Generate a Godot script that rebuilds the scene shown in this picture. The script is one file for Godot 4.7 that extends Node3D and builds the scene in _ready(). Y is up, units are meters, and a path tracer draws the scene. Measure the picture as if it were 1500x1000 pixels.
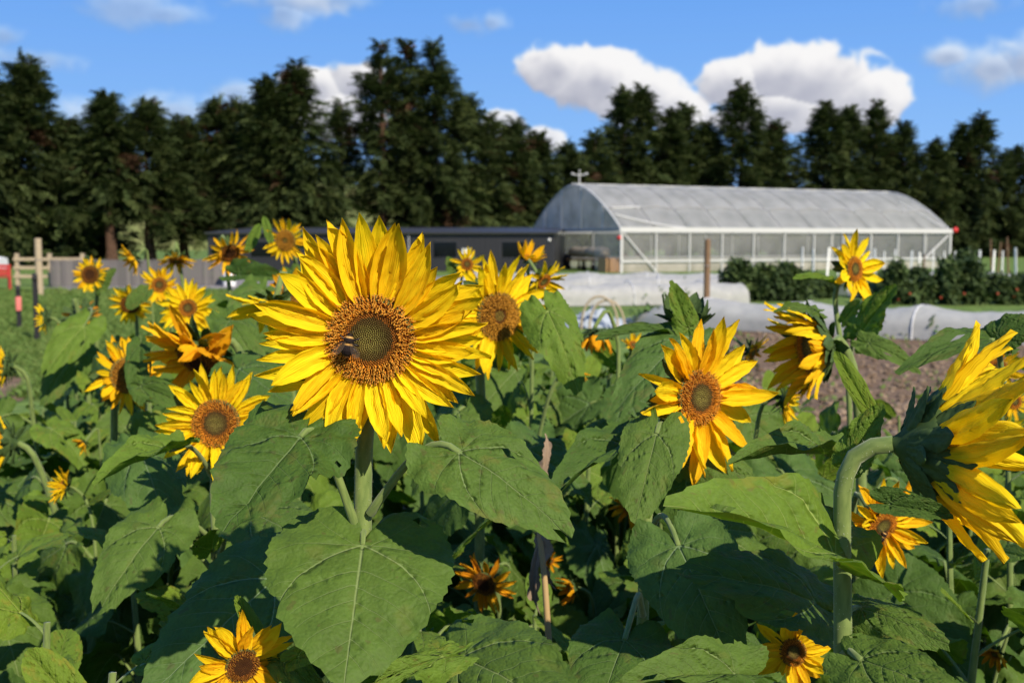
extends Node3D
# Sunflower patch in front of a poly tunnel and a conifer shelter belt.
const F := 1586.0                       # focal length in pixels of a 1500 x 1000 frame
const EYE := Vector3(0, 1.6, 0)
var tilt := Basis(Vector3.RIGHT, -atan(148.0 / 1586.0))
var used := {}
var M := {}                             # materials
var leaf_kinds := []                    # leaf blade meshes
var petal_kinds := []
var bract_kinds := []
var floret_kinds := {}
var kept_clear := []                    # [pixel x, pixel y, radius, depth] of the flowers and leaves that stay unobstructed
var rng := RandomNumberGenerator.new()

class Shape:
	var v := PackedVector3Array()
	var t := PackedVector2Array()
	var c := PackedColorArray()
	var i := PackedInt32Array()
	func add(p: Vector3, uv := Vector2.ZERO, col := Color.WHITE) -> int:
		v.append(p); t.append(uv); c.append(col)
		return v.size() - 1
	func tri(a: int, b: int, d: int) -> void:
		i.append(a); i.append(b); i.append(d)
	func quad(a: Vector3, b: Vector3, d: Vector3, e: Vector3, col := Color.WHITE) -> void:
		var k := v.size()
		add(a, Vector2(0, 0), col); add(b, Vector2(1, 0), col); add(d, Vector2(1, 1), col); add(e, Vector2(0, 1), col)
		tri(k, k + 1, k + 2); tri(k, k + 2, k + 3)
	func box(at: Vector3, size: Vector3, b := Basis.IDENTITY, col := Color.WHITE) -> void:
		var h := size * 0.5
		for f in [[0, 1, 2, 1], [0, 1, 2, -1], [1, 2, 0, 1], [1, 2, 0, -1], [2, 0, 1, 1], [2, 0, 1, -1]]:
			var n := Vector3.ZERO; var p := Vector3.ZERO; var q := Vector3.ZERO
			n[f[2]] = h[f[2]] * f[3]; p[f[0]] = h[f[0]]; q[f[1]] = h[f[1]] * f[3]
			quad(at + b * (n - p - q), at + b * (n - p + q), at + b * (n + p + q), at + b * (n + p - q), col)
	func tube(path: Array, radii: Array, sides := 8, cap := true, col := Color.WHITE) -> void:
		var first := v.size()
		var n := path.size()
		var along := 0.0
		var side := Vector3.ZERO
		for k in n:
			var d: Vector3 = (path[mini(k + 1, n - 1)] - path[maxi(k - 1, 0)]).normalized()
			if side == Vector3.ZERO:
				side = d.cross(Vector3(0.13, 0.21, 0.97)).normalized()
			side = (side - d * side.dot(d)).normalized()
			var up := d.cross(side)
			if k > 0:
				along += (path[k] - path[k - 1]).length()
			var r: float = radii[k] if radii.size() > 1 else radii[0]
			for s in sides + 1:
				var a := TAU * s / sides
				add(path[k] + (side * cos(a) + up * sin(a)) * r, Vector2(float(s) / sides, along), col)
		for k in n - 1:
			for s in sides:
				var a := first + k * (sides + 1) + s
				tri(a, a + sides + 2, a + 1); tri(a, a + sides + 1, a + sides + 2)
		if cap:
			for e in [0, n - 1]:
				var m := add(path[e], Vector2.ZERO, col)
				for s in sides:
					var a: int = first + e * (sides + 1) + s
					if e == 0:
						tri(m, a, a + 1)
					else:
						tri(m, a + 1, a)
	func lathe(profile: Array, sides := 20, x := Transform3D.IDENTITY, cols := []) -> void:
		# profile of Vector2(radius, z), turned round +Z
		var first := v.size()
		for k in profile.size():
			for s in sides + 1:
				var a := TAU * s / sides
				add(x * Vector3(cos(a) * profile[k].x, sin(a) * profile[k].x, profile[k].y), Vector2(float(s) / sides, float(k) / profile.size()), cols[k] if cols.size() > k else Color.WHITE)
		for k in profile.size() - 1:
			for s in sides:
				var a := first + k * (sides + 1) + s
				tri(a, a + sides + 2, a + 1); tri(a, a + sides + 1, a + sides + 2)
	func mesh(colored := false) -> ArrayMesh:
		var n := PackedVector3Array()
		n.resize(v.size())
		for k in range(0, i.size(), 3):
			var w := (v[i[k + 2]] - v[i[k]]).cross(v[i[k + 1]] - v[i[k]])
			n[i[k]] += w; n[i[k + 1]] += w; n[i[k + 2]] += w
		for k in n.size():
			n[k] = n[k].normalized() if n[k].length_squared() > 1e-20 else Vector3.UP
		var a := []
		a.resize(Mesh.ARRAY_MAX)
		a[Mesh.ARRAY_VERTEX] = v; a[Mesh.ARRAY_NORMAL] = n; a[Mesh.ARRAY_TEX_UV] = t; a[Mesh.ARRAY_INDEX] = i
		if colored:
			a[Mesh.ARRAY_COLOR] = c
		var m := ArrayMesh.new()
		m.add_surface_from_arrays(Mesh.PRIMITIVE_TRIANGLES, a)
		return m

# ---------------------------------------------------------------- helpers
func at(x: float, y: float, d: float) -> Vector3:       # a point of the frame at a distance, in metres
	return EYE + tilt * (Vector3((x - 750.0) / F, (500.0 - y) / F, -1.0) * d)
func on_ground(x: float, y: float, h := 0.0) -> Vector3:
	var r := tilt * Vector3((x - 750.0) / F, (500.0 - y) / F, -1.0)
	return EYE + r * ((h - EYE.y) / r.y)
func seen_at(p: Vector3) -> Vector3:                    # pixel x, pixel y, depth
	var q := tilt.inverse() * (p - EYE)
	return Vector3(750.0 - F * q.x / q.z, 500.0 + F * q.y / q.z, -q.z)
func numbered(n: String) -> String:
	used[n] = used.get(n, -1) + 1
	return n if used[n] == 0 else "%s_%03d" % [n, used[n]]
func thing(called: String, label: String, category: String, where := Vector3.ZERO, group := "") -> Node3D:
	var o := Node3D.new()
	o.name = numbered(called); add_child(o); o.position = where
	return tag(o, label, category, group)
func tag(o: Node3D, label: String, category: String, group := "") -> Node3D:
	o.set_meta("label", label); o.set_meta("category", category)
	if group: o.set_meta("group", group)
	return o
func part(called: String, m: Mesh, mat: Material, parent: Node3D, x := Transform3D.IDENTITY) -> MeshInstance3D:
	var o := MeshInstance3D.new()
	o.name = called; o.mesh = m; o.material_override = mat; o.transform = x
	parent.add_child(o, true)
	return o
func structure(called: String, m: Mesh, mat: Material) -> MeshInstance3D:
	var o := MeshInstance3D.new()
	o.name = numbered(called); o.mesh = m; o.material_override = mat
	add_child(o); o.set_meta("kind", "structure")
	return o
func scatter(called: String, m: Mesh, mat: Material, parent: Node3D, places: Array, colors := []) -> MultiMeshInstance3D:
	var mm := MultiMesh.new()
	mm.transform_format = MultiMesh.TRANSFORM_3D
	mm.use_colors = colors.size() > 0
	mm.mesh = m
	mm.instance_count = places.size()
	for k in places.size():
		mm.set_instance_transform(k, places[k])
		if colors.size(): mm.set_instance_color(k, colors[k])
	var o := MultiMeshInstance3D.new()
	o.name = called; o.multimesh = mm; o.material_override = mat
	o.set_meta("kind", "stuff")
	parent.add_child(o, true)
	return o
func rgb(r: float, g: float, b: float, a := 1.0) -> Color:   # a linear base colour
	var c := Color(r, g, b).linear_to_srgb()
	c.a = a
	return c
func mat(c: Color, rough := 0.8, spec := 0.4) -> StandardMaterial3D:
	var m := StandardMaterial3D.new()
	m.albedo_color = c; m.roughness = rough; m.metallic_specular = spec
	return m
func bezier(a: Vector3, b: Vector3, c: Vector3, d: Vector3, n: int) -> Array:
	var out := []
	for k in n + 1:
		out.append(a.bezier_interpolate(b, c, d, float(k) / n))
	return out
func facing(n: Vector3, roll := 0.0) -> Basis:          # a basis whose +Z looks along n
	var z := n.normalized()
	var x := Vector3.UP.cross(z)
	if x.length() < 0.05: x = Vector3.RIGHT
	x = x.normalized()
	return Basis(x, z.cross(x), z) * Basis(Vector3(0, 0, 1), roll)
func table(xs: Array, ys: Array, x: float) -> float:
	for k in range(1, xs.size()):
		if x <= xs[k]:
			var f: float = clampf((x - xs[k - 1]) / (xs[k] - xs[k - 1]), 0.0, 1.0)
			return lerpf(ys[k - 1], ys[k], f)
	return ys[-1]
func noise(freq: float, s: int, octaves := 4) -> FastNoiseLite:
	var n := FastNoiseLite.new()
	n.seed = s; n.frequency = freq; n.noise_type = FastNoiseLite.TYPE_SIMPLEX_SMOOTH; n.fractal_octaves = octaves
	return n
func noise_map(freq: float, s: int, ramp: Array, size := 512, octaves := 5) -> NoiseTexture2D:
	var t := NoiseTexture2D.new()
	t.width = size; t.height = size; t.seamless = true; t.noise = noise(freq, s, octaves)
	if ramp.size():
		var g := Gradient.new()
		g.offsets = PackedFloat32Array(ramp.map(func(r): return r[0]))
		g.colors = PackedColorArray(ramp.map(func(r): return r[1]))
		t.color_ramp = g
	return t

func _ready() -> void:
	rng.seed = 11
	# ---- camera
	var cam := Camera3D.new()
	cam.fov = rad_to_deg(2.0 * atan(500.0 / F)); cam.near = 0.05; cam.far = 1500.0
	cam.transform = Transform3D(tilt, EYE)
	var lens := CameraAttributesPhysical.new()
	lens.frustum_focal_length = 12.0 * F / 500.0; lens.frustum_near = 0.05; lens.frustum_far = 1500.0
	lens.exposure_aperture = 8.5; lens.frustum_focus_distance = 1.2
	cam.attributes = lens
	add_child(cam)
	# ---- sky, sun, exposure
	var env := Environment.new()
	env.background_mode = Environment.BG_SKY
	env.sky = Sky.new()
	var pano := PanoramaSkyMaterial.new()
	pano.panorama = ImageTexture.create_from_image(make_sky())
	env.sky.sky_material = pano
	env.background_energy_multiplier = 1.0
	env.tonemap_mode = Environment.TONE_MAPPER_LINEAR
	env.tonemap_exposure = 1.45
	env.sdfgi_enabled = true; env.ssao_enabled = true; env.ssil_enabled = true
	var we := WorldEnvironment.new()
	we.environment = env
	add_child(we)
	var sun := DirectionalLight3D.new()
	sun.name = "sun"
	sun.light_energy = 1.6; sun.light_angular_distance = 0.5; sun.light_color = Color(1.0, 0.95, 0.87); sun.shadow_enabled = true
	sun.basis = Basis.looking_at(-Vector3(0.44, 0.62, 0.68))
	add_child(sun)
	print("sky ", Time.get_ticks_msec())
	make_materials()
	print("materials ", Time.get_ticks_msec())
	# ---- the setting
	build_ground()
	build_trees()
	print("trees ", Time.get_ticks_msec())
	build_greenhouse()
	build_shed()
	build_row_covers()
	build_field_things()
	print("field ", Time.get_ticks_msec())
	# ---- the sunflowers
	make_leaf_shapes()
	make_flower_shapes()
	print("shapes ", Time.get_ticks_msec())
	build_sunflowers()
	print("flowers ", Time.get_ticks_msec())
	build_leafy_plants()
	build_bees()
	print("done ", Time.get_ticks_msec())

# ---------------------------------------------------------------- sky
func make_sky() -> Image:
	var w := 4096
	var h := 2048
	var im := Image.create(w, h, false, Image.FORMAT_RGB8)
	var el := [0.0, 5.0, 12.0, 25.0, 45.0, 90.0]
	var cs := [Color(0.54, 0.665, 0.835), Color(0.465, 0.63, 0.83), Color(0.37, 0.56, 0.81), Color(0.30, 0.49, 0.77), Color(0.24, 0.43, 0.72), Color(0.20, 0.38, 0.67)]
	for y in h:
		var e := 90.0 - (y + 0.5) * 180.0 / h
		var c: Color = cs[0]
		for k in range(1, el.size()):
			if e > el[k - 1]:
				c = cs[k - 1].lerp(cs[k], clampf((e - el[k - 1]) / (el[k] - el[k - 1]), 0, 1))
		im.fill_rect(Rect2i(0, y, w, 1), c if e > 0 else Color(0.42, 0.45, 0.38))
	var wide := noise(0.011, 5, 5)
	var fine := noise(0.045, 8, 3)
	var puffy := noise(0.016, 12, 3)
	# cumulus banks: lists of puffs [azimuth, elevation, half width, half height] in degrees
	var banks := []
	var seen := [
		[[[818, 105, 62, 40], [870, 120, 80, 50], [930, 142, 75, 42], [985, 160, 55, 34]], 1.0],
		[[[1075, 122, 52, 40], [1150, 112, 78, 46], [1200, 125, 85, 58], [1265, 148, 68, 48], [1150, 165, 100, 36]], 1.0],
		[[[740, 182, 42, 26], [790, 205, 42, 26]], 0.95],
		[[[462, 128, 52, 32], [525, 120, 62, 34], [500, 165, 70, 40]], 1.0],
		[[[345, 135, 32, 20], [250, 165, 80, 28], [140, 175, 60, 26]], 0.5],
		[[[1455, 100, 62, 32], [1500, 90, 60, 36], [1390, 82, 34, 18]], 0.7],
		[[[190, 8, 70, 32], [240, 20, 50, 18]], 0.42], [[[425, 4, 70, 20], [415, 18, 40, 24]], 0.5], [[[490, 0, 60, 14]], 0.4],
		[[[685, 34, 42, 17], [718, 32, 22, 14]], 0.45], [[[1435, 6, 55, 20]], 0.45], [[[50, 85, 60, 18], [5, 52, 30, 18]], 0.4],
	]
	for s in seen:
		var puffs := []
		for q in s[0]:
			var d := tilt * Vector3((q[0] - 750.0) / F, (500.0 - q[1]) / F, -1.0)
			puffs.append([rad_to_deg(atan2(d.x, -d.z)), rad_to_deg(atan2(d.y, Vector2(d.x, d.z).length())), rad_to_deg(q[2] / F), rad_to_deg(q[3] / F)])
		banks.append([puffs, s[1]])
	var r := RandomNumberGenerator.new()
	r.seed = 77
	for k in 64:                          # the same broken cumulus all round
		var az := r.randf_range(30.0, 330.0)
		var e := 2.0 + 34.0 * pow(r.randf(), 1.5)
		var size := r.randf_range(1.6, 4.2)
		var puffs := []
		for j in r.randi_range(2, 5):
			puffs.append([az + r.randf_range(-1.4, 1.4) * size, e + r.randf_range(-0.3, 0.4) * size, size * r.randf_range(0.6, 1.2), size * r.randf_range(0.4, 0.65)])
		banks.append([puffs, r.randf_range(0.45, 1.0)])
	for b in banks:
		var x0 := 1e9; var x1 := -1e9; var y0 := 1e9; var y1 := -1e9
		for q in b[0]:
			x0 = minf(x0, q[0] - q[2] * 1.5); x1 = maxf(x1, q[0] + q[2] * 1.5)
			y0 = minf(y0, q[1] - q[3] * 1.5); y1 = maxf(y1, q[1] + q[3] * 1.5)
		y0 = maxf(y0, 0.1)
		var heavy: float = b[1]
		for py in range(int((90.0 - y1) / 180.0 * h), int((90.0 - y0) / 180.0 * h) + 1):
			for px in range(int(x0 / 360.0 * w), int(x1 / 360.0 * w) + 1):
				var az := float(px) / w * 360.0
				var e := 90.0 - py * 180.0 / h
				var n := wide.get_noise_2d(px, py * 1.2) * 0.42 + (0.42 - 1.5 * absf(puffy.get_noise_2d(px, py * 1.15))) * 0.5 + (0.3 - absf(fine.get_noise_2d(px, py))) * 0.4 + 0.02
				var dens := -9.0
				var lit := 0.0
				for q in b[0]:
					var dx: float = (az - q[0]) / q[2]
					var dy: float = (e - q[1]) / q[3]
					var f := 1.0 - sqrt(dx * dx + (dy * dy if dy > 0 else dy * dy * 1.25))
					if f > dens:
						dens = f
						lit = 0.55 * dy + 0.25 * dx
				dens = dens * 1.15 + n * 0.75
				var a := smoothstep(0.0, 0.26, dens) * heavy if heavy > 0.7 else smoothstep(-0.25, 0.95, dens + n * 0.6) * heavy
				if a <= 0.004: continue
				var shade := clampf(0.5 + lit * 0.62 + n * 0.55 - maxf(dens - 0.5, 0.0) * 0.35, 0.0, 1.0)
				var c := Color(0.575, 0.585, 0.64).lerp(Color(0.83, 0.825, 0.825), smoothstep(0.1, 0.85, shade))
				var xx := posmod(px, w)
				im.set_pixel(xx, py, im.get_pixel(xx, py).lerp(c, a))
	return im

# ---------------------------------------------------------------- materials
func make_materials() -> void:
	M.leaf = []
	var maps := leaf_maps(1)
	var maps2 := leaf_maps(2)
	# tints of the blade: mature, deep, bluish, fresh, yellowing young
	var tints := [Color(0.82, 0.86, 0.80), Color(0.70, 0.77, 0.72), Color(0.76, 0.83, 0.86), Color(0.93, 0.96, 0.78), Color(1.0, 1.0, 0.72)]
	for k in tints.size():
		for which in 2:
			var m := mat(tints[k], 0.62, 0.3)
			var mp = maps if which == 0 else maps2
			m.albedo_texture = mp[0]
			m.heightmap_enabled = true; m.heightmap_texture = mp[1]; m.heightmap_scale = 0.55
			m.backlight_enabled = true
			m.backlight = Color(0.78, 0.86, 0.38)
			m.texture_repeat = false
			M.leaf.append(m)
	M.stem = mat(rgb(0.16, 0.21, 0.065), 0.75, 0.3)
	M.stem.albedo_texture = noise_map(0.02, 21, [[0.0, Color(0.75, 0.8, 0.7)], [0.5, Color(0.9, 0.92, 0.85)], [1.0, Color(1, 1, 0.95)]], 256)
	M.stem.uv1_scale = Vector3(1, 6, 1)
	M.stem.rim_enabled = true; M.stem.rim = 0.6; M.stem.rim_tint = 0.3
	M.hair = mat(rgb(0.5, 0.52, 0.4), 0.6)
	M.bract = mat(rgb(0.062, 0.10, 0.032), 0.7, 0.3)
	M.bract.backlight_enabled = true; M.bract.backlight = Color(0.4, 0.5, 0.2)
	M.bract.albedo_texture = M.stem.albedo_texture
	M.disc = mat(rgb(0.045, 0.018, 0.006), 0.9, 0.2)
	M.floret = mat(Color.WHITE, 0.75, 0.25)
	M.floret.vertex_color_use_as_albedo = true
	M.petal = []
	var pt := petal_map()
	for c in [Color(1.0, 1.0, 1.0), Color(0.985, 0.955, 1.0), Color(1.0, 0.90, 1.0), Color(0.97, 0.80, 1.0), Color(0.9, 0.68, 1.0)]:
		var m := mat(c, 0.6, 0.2)
		m.albedo_texture = pt[0]
		m.heightmap_enabled = true; m.heightmap_texture = pt[1]; m.heightmap_scale = 0.12
		m.backlight_enabled = true; m.backlight = Color(0.9, 0.84, 0.5)
		m.texture_repeat = false
		M.petal.append(m)

func leaf_maps(s: int) -> Array:
	# a leaf blade seen flat: x -0.65..0.65 and y -0.4..1.05 of its length; pale veins, mottled green, a few blemishes
	var n := 512
	var vein := PackedFloat32Array()
	vein.resize(n * n)
	var r := RandomNumberGenerator.new()
	r.seed = s * 100
	var lines := [[Vector2(0, -0.02), Vector2(0, 0.4), Vector2(0, 0.7), Vector2(0, 1.0), 4.0, 1.0]]
	for sd in [-1.0, 1.0]:
		lines.append([Vector2(0, 0), Vector2(0.16 * sd, 0.12), Vector2(0.36 * sd, 0.22), Vector2(0.40 * sd, 0.56), 3.0, 0.95])
		lines.append([Vector2(0, 0), Vector2(0.14 * sd, 0.03), Vector2(0.3 * sd, 0.0), Vector2(0.46 * sd, 0.08), 1.7, 0.6])
		lines.append([Vector2(0.05 * sd, 0.0), Vector2(0.14 * sd, -0.08), Vector2(0.22 * sd, -0.14), Vector2(0.3 * sd, -0.26), 1.4, 0.5])
		for k in 6:
			var y := 0.2 + 0.12 * k + r.randf_range(-0.02, 0.02)
			var reach := 0.36 - 0.045 * k
			lines.append([Vector2(0, y), Vector2(reach * 0.35 * sd, y + 0.07), Vector2(reach * 0.75 * sd, y + 0.12), Vector2(reach * sd, y + 0.24 - 0.01 * k), 1.6 - 0.1 * k, 0.62])
		for k in 5:
			var f := 0.25 + 0.15 * k
			var p := Vector2(0, 0).bezier_interpolate(Vector2(0.16 * sd, 0.12), Vector2(0.36 * sd, 0.22), Vector2(0.40 * sd, 0.56), f)
			lines.append([p, p + Vector2(0.05 * sd, 0.01), p + Vector2(0.1 * sd, 0.02), p + Vector2(0.15 * sd, 0.07), 1.1, 0.4])
	for l in lines:
		var steps := 260
		for k in steps + 1:
			var f := float(k) / steps
			var p: Vector2 = l[0].bezier_interpolate(l[1], l[2], l[3], f)
			var x: float = (p.x / 1.3 + 0.5) * n
			var y: float = (p.y + 0.4) / 1.45 * n
			var rad: float = l[4] * (1.0 - 0.65 * f)
			var reach := int(rad * 2.0) + 2
			for yy in range(maxi(0, int(y) - reach), mini(n, int(y) + reach + 1)):
				for xx in range(maxi(0, int(x) - reach), mini(n, int(x) + reach + 1)):
					var d := Vector2(xx + 0.5 - x, yy + 0.5 - y).length()
					var g: float = l[5] * clampf(1.3 - d / rad, 0.0, 1.0)
					if g > vein[yy * n + xx]: vein[yy * n + xx] = g
	var im := Image.create(n, n, false, Image.FORMAT_RF)
	for y in n:
		for x in n:
			im.set_pixel(x, y, Color(vein[y * n + x], 0, 0))
	var soft: Image = im.duplicate()
	soft.resize(40, 40, Image.INTERPOLATE_BILINEAR)
	soft.resize(n, n, Image.INTERPOLATE_CUBIC)
	var mottle := noise(0.012, s, 5)
	var grain := noise(0.09, s + 40, 3)
	var net := noise(0.035, s + 9, 2)
	net.noise_type = FastNoiseLite.TYPE_CELLULAR
	net.cellular_return_type = FastNoiseLite.RETURN_DISTANCE2_SUB
	var spot := noise(0.02, s + 60, 2)
	var col := Image.create(n, n, false, Image.FORMAT_RGB8)
	var hgt := Image.create(n, n, false, Image.FORMAT_RF)
	for y in n:
		for x in n:
			var v := vein[y * n + x]
			var mo := mottle.get_noise_2d(x, y)
			var gr := grain.get_noise_2d(x, y)
			var ce := clampf((net.get_noise_2d(x, y) + 1.0) * 3.0, 0.0, 1.0)
			var sp := smoothstep(0.62 if s == 1 else 0.50, 0.72 if s == 1 else 0.62, spot.get_noise_2d(x, y) + gr * 0.15)
			var c := Color(0.136, 0.208, 0.037) * (1.0 + 0.22 * mo + 0.16 * gr)
			c = c.lerp(Color(0.15, 0.235, 0.06), (1.0 - ce) * 0.22)
			c = c.lerp(Color(0.36, 0.42, 0.18), v * 0.9)
			c = c.lerp(Color(0.24, 0.22, 0.05), smoothstep(0.25, 0.6, mottle.get_noise_2d(x * 0.6 + 900.0, y * 0.6)) * (0.25 if s == 1 else 0.6))
			c = c.lerp(Color(0.15, 0.10, 0.045), sp * 0.4)
			c.a = 1.0
			col.set_pixel(x, y, c.linear_to_srgb())
			hgt.set_pixel(x, y, Color(clampf(0.62 - 0.9 * soft.get_pixel(x, y).r - 0.25 * v + 0.10 * ce + 0.10 * mo + 0.05 * gr, 0, 1), 0, 0))
	return [ImageTexture.create_from_image(col), ImageTexture.create_from_image(hgt)]

func petal_map() -> Array:
	var w := 128
	var h := 256
	var col := Image.create(w, h, false, Image.FORMAT_RGB8)
	var hgt := Image.create(w, h, false, Image.FORMAT_RF)
	var lines := noise(0.16, 3, 2)
	var blot := noise(0.02, 4, 3)
	for y in h:
		for x in w:
			var s := lines.get_noise_2d(x, y * 0.03)
			var b := blot.get_noise_2d(x, y)
			var t := float(y) / h
			var c := Color(0.94, 0.715, 0.012).lerp(Color(0.88, 0.50, 0.005), clampf(s * 0.45 + 0.12 + b * 0.1, 0.0, 1.0))
			c.a = 1.0
			col.set_pixel(x, y, c.linear_to_srgb())
			hgt.set_pixel(x, y, Color(0.5 + 0.5 * s, 0, 0))
	return [ImageTexture.create_from_image(col), ImageTexture.create_from_image(hgt)]

# ---------------------------------------------------------------- ground
func sheet(points: Array, y: float) -> ArrayMesh:
	var s := Shape.new()
	var poly := PackedVector2Array()
	for p in points: poly.append(Vector2(p.x, p.z))
	for p in points: s.add(Vector3(p.x, y, p.z), Vector2(p.x, p.z))
	var tri := Geometry2D.triangulate_polygon(poly)
	for k in range(0, tri.size(), 3):
		s.tri(tri[k], tri[k + 1], tri[k + 2])
		var a := s.v[tri[k]]; var b := s.v[tri[k + 1]]; var c := s.v[tri[k + 2]]
		if (c - a).cross(b - a).y < 0:
			var n := s.i.size()
			var sw := s.i[n - 1]
			s.i[n - 1] = s.i[n - 2]; s.i[n - 2] = sw
	return s.mesh()

func build_ground() -> void:
	var g := mat(Color.WHITE, 0.95, 0.15)
	g.albedo_texture = noise_map(0.012, 31, [[0.0, rgb(0.09, 0.10, 0.035)], [0.4, rgb(0.10, 0.16, 0.04)], [0.7, rgb(0.13, 0.20, 0.05)], [1.0, rgb(0.19, 0.20, 0.08)]], 1024)
	g.uv1_triplanar = true; g.uv1_world_triplanar = true; g.uv1_scale = Vector3.ONE * 0.11
	g.heightmap_enabled = true; g.heightmap_texture = noise_map(0.05, 33, [], 512); g.heightmap_scale = 6.0
	M.grass = g
	var soil := mat(Color.WHITE, 0.95, 0.15)
	soil.albedo_texture = noise_map(0.03, 41, [[0.0, rgb(0.10, 0.068, 0.045)], [0.45, rgb(0.15, 0.103, 0.068)], [0.75, rgb(0.185, 0.13, 0.088)], [1.0, rgb(0.24, 0.18, 0.125)]], 1024)
	soil.uv1_triplanar = true; soil.uv1_world_triplanar = true; soil.uv1_scale = Vector3.ONE * 0.13
	soil.heightmap_enabled = true; soil.heightmap_texture = noise_map(0.04, 43, [], 512); soil.heightmap_scale = 4.0
	M.soil = soil
	var s := Shape.new()
	var nx := 40
	for iz in nx + 1:
		for ix in nx + 1:
			s.add(Vector3(lerpf(-420, 420, float(ix) / nx), 0, lerpf(60, -780, float(iz) / nx)))
	for iz in nx:
		for ix in nx:
			var a := iz * (nx + 1) + ix
			s.tri(a, a + nx + 1, a + nx + 2); s.tri(a, a + nx + 2, a + 1)
	structure("ground", s.mesh(), M.grass)
	# the dug plot under the sunflowers and the bare strip in front of the covered beds
	structure("soil_bed", sheet([Vector3(-3.4, 0, 2.5), Vector3(-3.9, 0, -8.5), Vector3(-2.0, 0, -9.5), Vector3(1.6, 0, -10.5), Vector3(2.4, 0, -16.5), Vector3(3.0, 0, -19.3), Vector3(14.5, 0, -17.4), Vector3(16, 0, -6), Vector3(10, 0, 2.5)], 0.006), M.soil)
	structure("soil_bed", sheet([on_ground(-120, 545), on_ground(-100, 582), on_ground(30, 588), on_ground(62, 560), on_ground(30, 543)], 0.006), M.soil)
	var clod := Shape.new()
	var cr := RandomNumberGenerator.new()
	cr.seed = 8
	clod.lathe([Vector2(0, -0.5), Vector2(0.7, -0.4), Vector2(1.0, 0.0), Vector2(0.65, 0.45), Vector2(0, 0.6)], 7)
	for k in clod.v.size(): clod.v[k] += Vector3(sin(clod.v[k].x * 5.0), sin(clod.v[k].y * 7.0), cos(clod.v[k].x * 6.0 + clod.v[k].y * 3.0)) * 0.16
	var cm := mat(Color.WHITE, 0.95, 0.15)
	cm.vertex_color_use_as_albedo = true
	var lumps := []
	var tones := []
	for k in 5200:
		var p := on_ground(cr.randf_range(980, 1560), cr.randf_range(478, 640))
		var sz := 0.012 + 0.05 * pow(cr.randf(), 4.0)
		lumps.append(Transform3D(Basis.from_euler(Vector3(cr.randf() * TAU, cr.randf() * TAU, 0)).scaled(Vector3(sz, sz * 0.7, sz)), p + Vector3(0, sz * 0.25, 0)))
		tones.append(Color(0.10, 0.068, 0.045).lerp(Color(0.24, 0.18, 0.125), cr.randf()))
	tag(scatter("soil_clods", clod.mesh(), cm, self, lumps, tones), "loose brown clods on the bare soil strip", "soil")
	var weeds := []
	var weed_tones := []
	for k in 160:
		var p := on_ground(cr.randf_range(980, 1560), cr.randf_range(482, 600))
		weeds.append(Transform3D(Basis(Vector3.UP, cr.randf() * TAU).scaled(Vector3.ONE * cr.randf_range(0.4, 0.9)), p + Vector3(0, 0.05, 0)))
		weed_tones.append(Color(0.08, 0.13, 0.03).lerp(Color(0.15, 0.19, 0.06), cr.randf()))
	tag(scatter("weed_seedlings", leaf_card(6, 8, 0.11), cm, self, weeds, weed_tones), "scattered green weed seedlings on the bare soil strip", "weeds")
	var path := mat(rgb(0.30, 0.27, 0.25), 0.9)
	path.albedo_texture = noise_map(0.05, 47, [[0.0, Color(0.7, 0.7, 0.7)], [1.0, Color(1, 1, 1)]], 256)
	path.uv1_triplanar = true; path.uv1_world_triplanar = true; path.uv1_scale = Vector3.ONE * 0.3
	structure("gravel_path", sheet([on_ground(60, 421), on_ground(60, 431), on_ground(420, 428), on_ground(830, 412), on_ground(830, 402), on_ground(320, 410)], 0.008), path)
	# hill behind the shelter belt
	var hs := Shape.new()
	var hn := noise(0.006, 51, 3)
	var cols := 60
	var rows := 12
	for iz in rows + 1:
		for ix in cols + 1:
			var x := lerpf(-260, 330, float(ix) / cols)
			var f := float(iz) / rows
			var z := lerpf(-175, -330, f)
			var top: float = table([-260, -120, -60, -20, 20, 90, 330], [22, 17, 18.5, 15.5, 8, 4, 2], x)
			hs.add(Vector3(x, -0.5 + top * sin(minf(f * 1.3, 1.0) * PI * 0.5) + hn.get_noise_2d(x, z) * 5.0 * f, z))
	for iz in rows:
		for ix in cols:
			var a := iz * (cols + 1) + ix
			hs.tri(a, a + cols + 1, a + cols + 2); hs.tri(a, a + cols + 2, a + 1)
	var hm := mat(Color.WHITE, 0.95, 0.15)
	hm.albedo_texture = noise_map(0.02, 53, [[0.0, rgb(0.10, 0.13, 0.04)], [0.5, rgb(0.17, 0.19, 0.06)], [1.0, rgb(0.25, 0.24, 0.10)]], 512)
	hm.uv1_triplanar = true; hm.uv1_world_triplanar = true; hm.uv1_scale = Vector3.ONE * 0.02
	structure("hill", hs.mesh(), hm)
	# grass of the lawn on the far side of the plot
	var blade := Shape.new()
	var r := RandomNumberGenerator.new()
	r.seed = 5
	for k in 22:
		var p := Vector3(r.randf_range(-0.16, 0.16), 0, r.randf_range(-0.16, 0.16))
		var d := Vector3(r.randf_range(-1, 1), 0, r.randf_range(-1, 1)).normalized()
		var h := r.randf_range(0.05, 0.13)
		var tip := p + Vector3(0, h, 0) + d * h * 0.6
		var w := d.cross(Vector3.UP) * 0.006
		var a := blade.add(p - w); var b := blade.add(p + w); var c := blade.add(p + Vector3(0, h * 0.6, 0) + d * h * 0.2 + w * 0.7); var e := blade.add(tip)
		blade.tri(a, b, c); blade.tri(a, c, e)
	var gm := mat(Color.WHITE, 0.7, 0.3)
	gm.vertex_color_use_as_albedo = true
	gm.backlight_enabled = true; gm.backlight = Color(0.5, 0.6, 0.2)
	var places := []
	var colors := []
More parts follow.
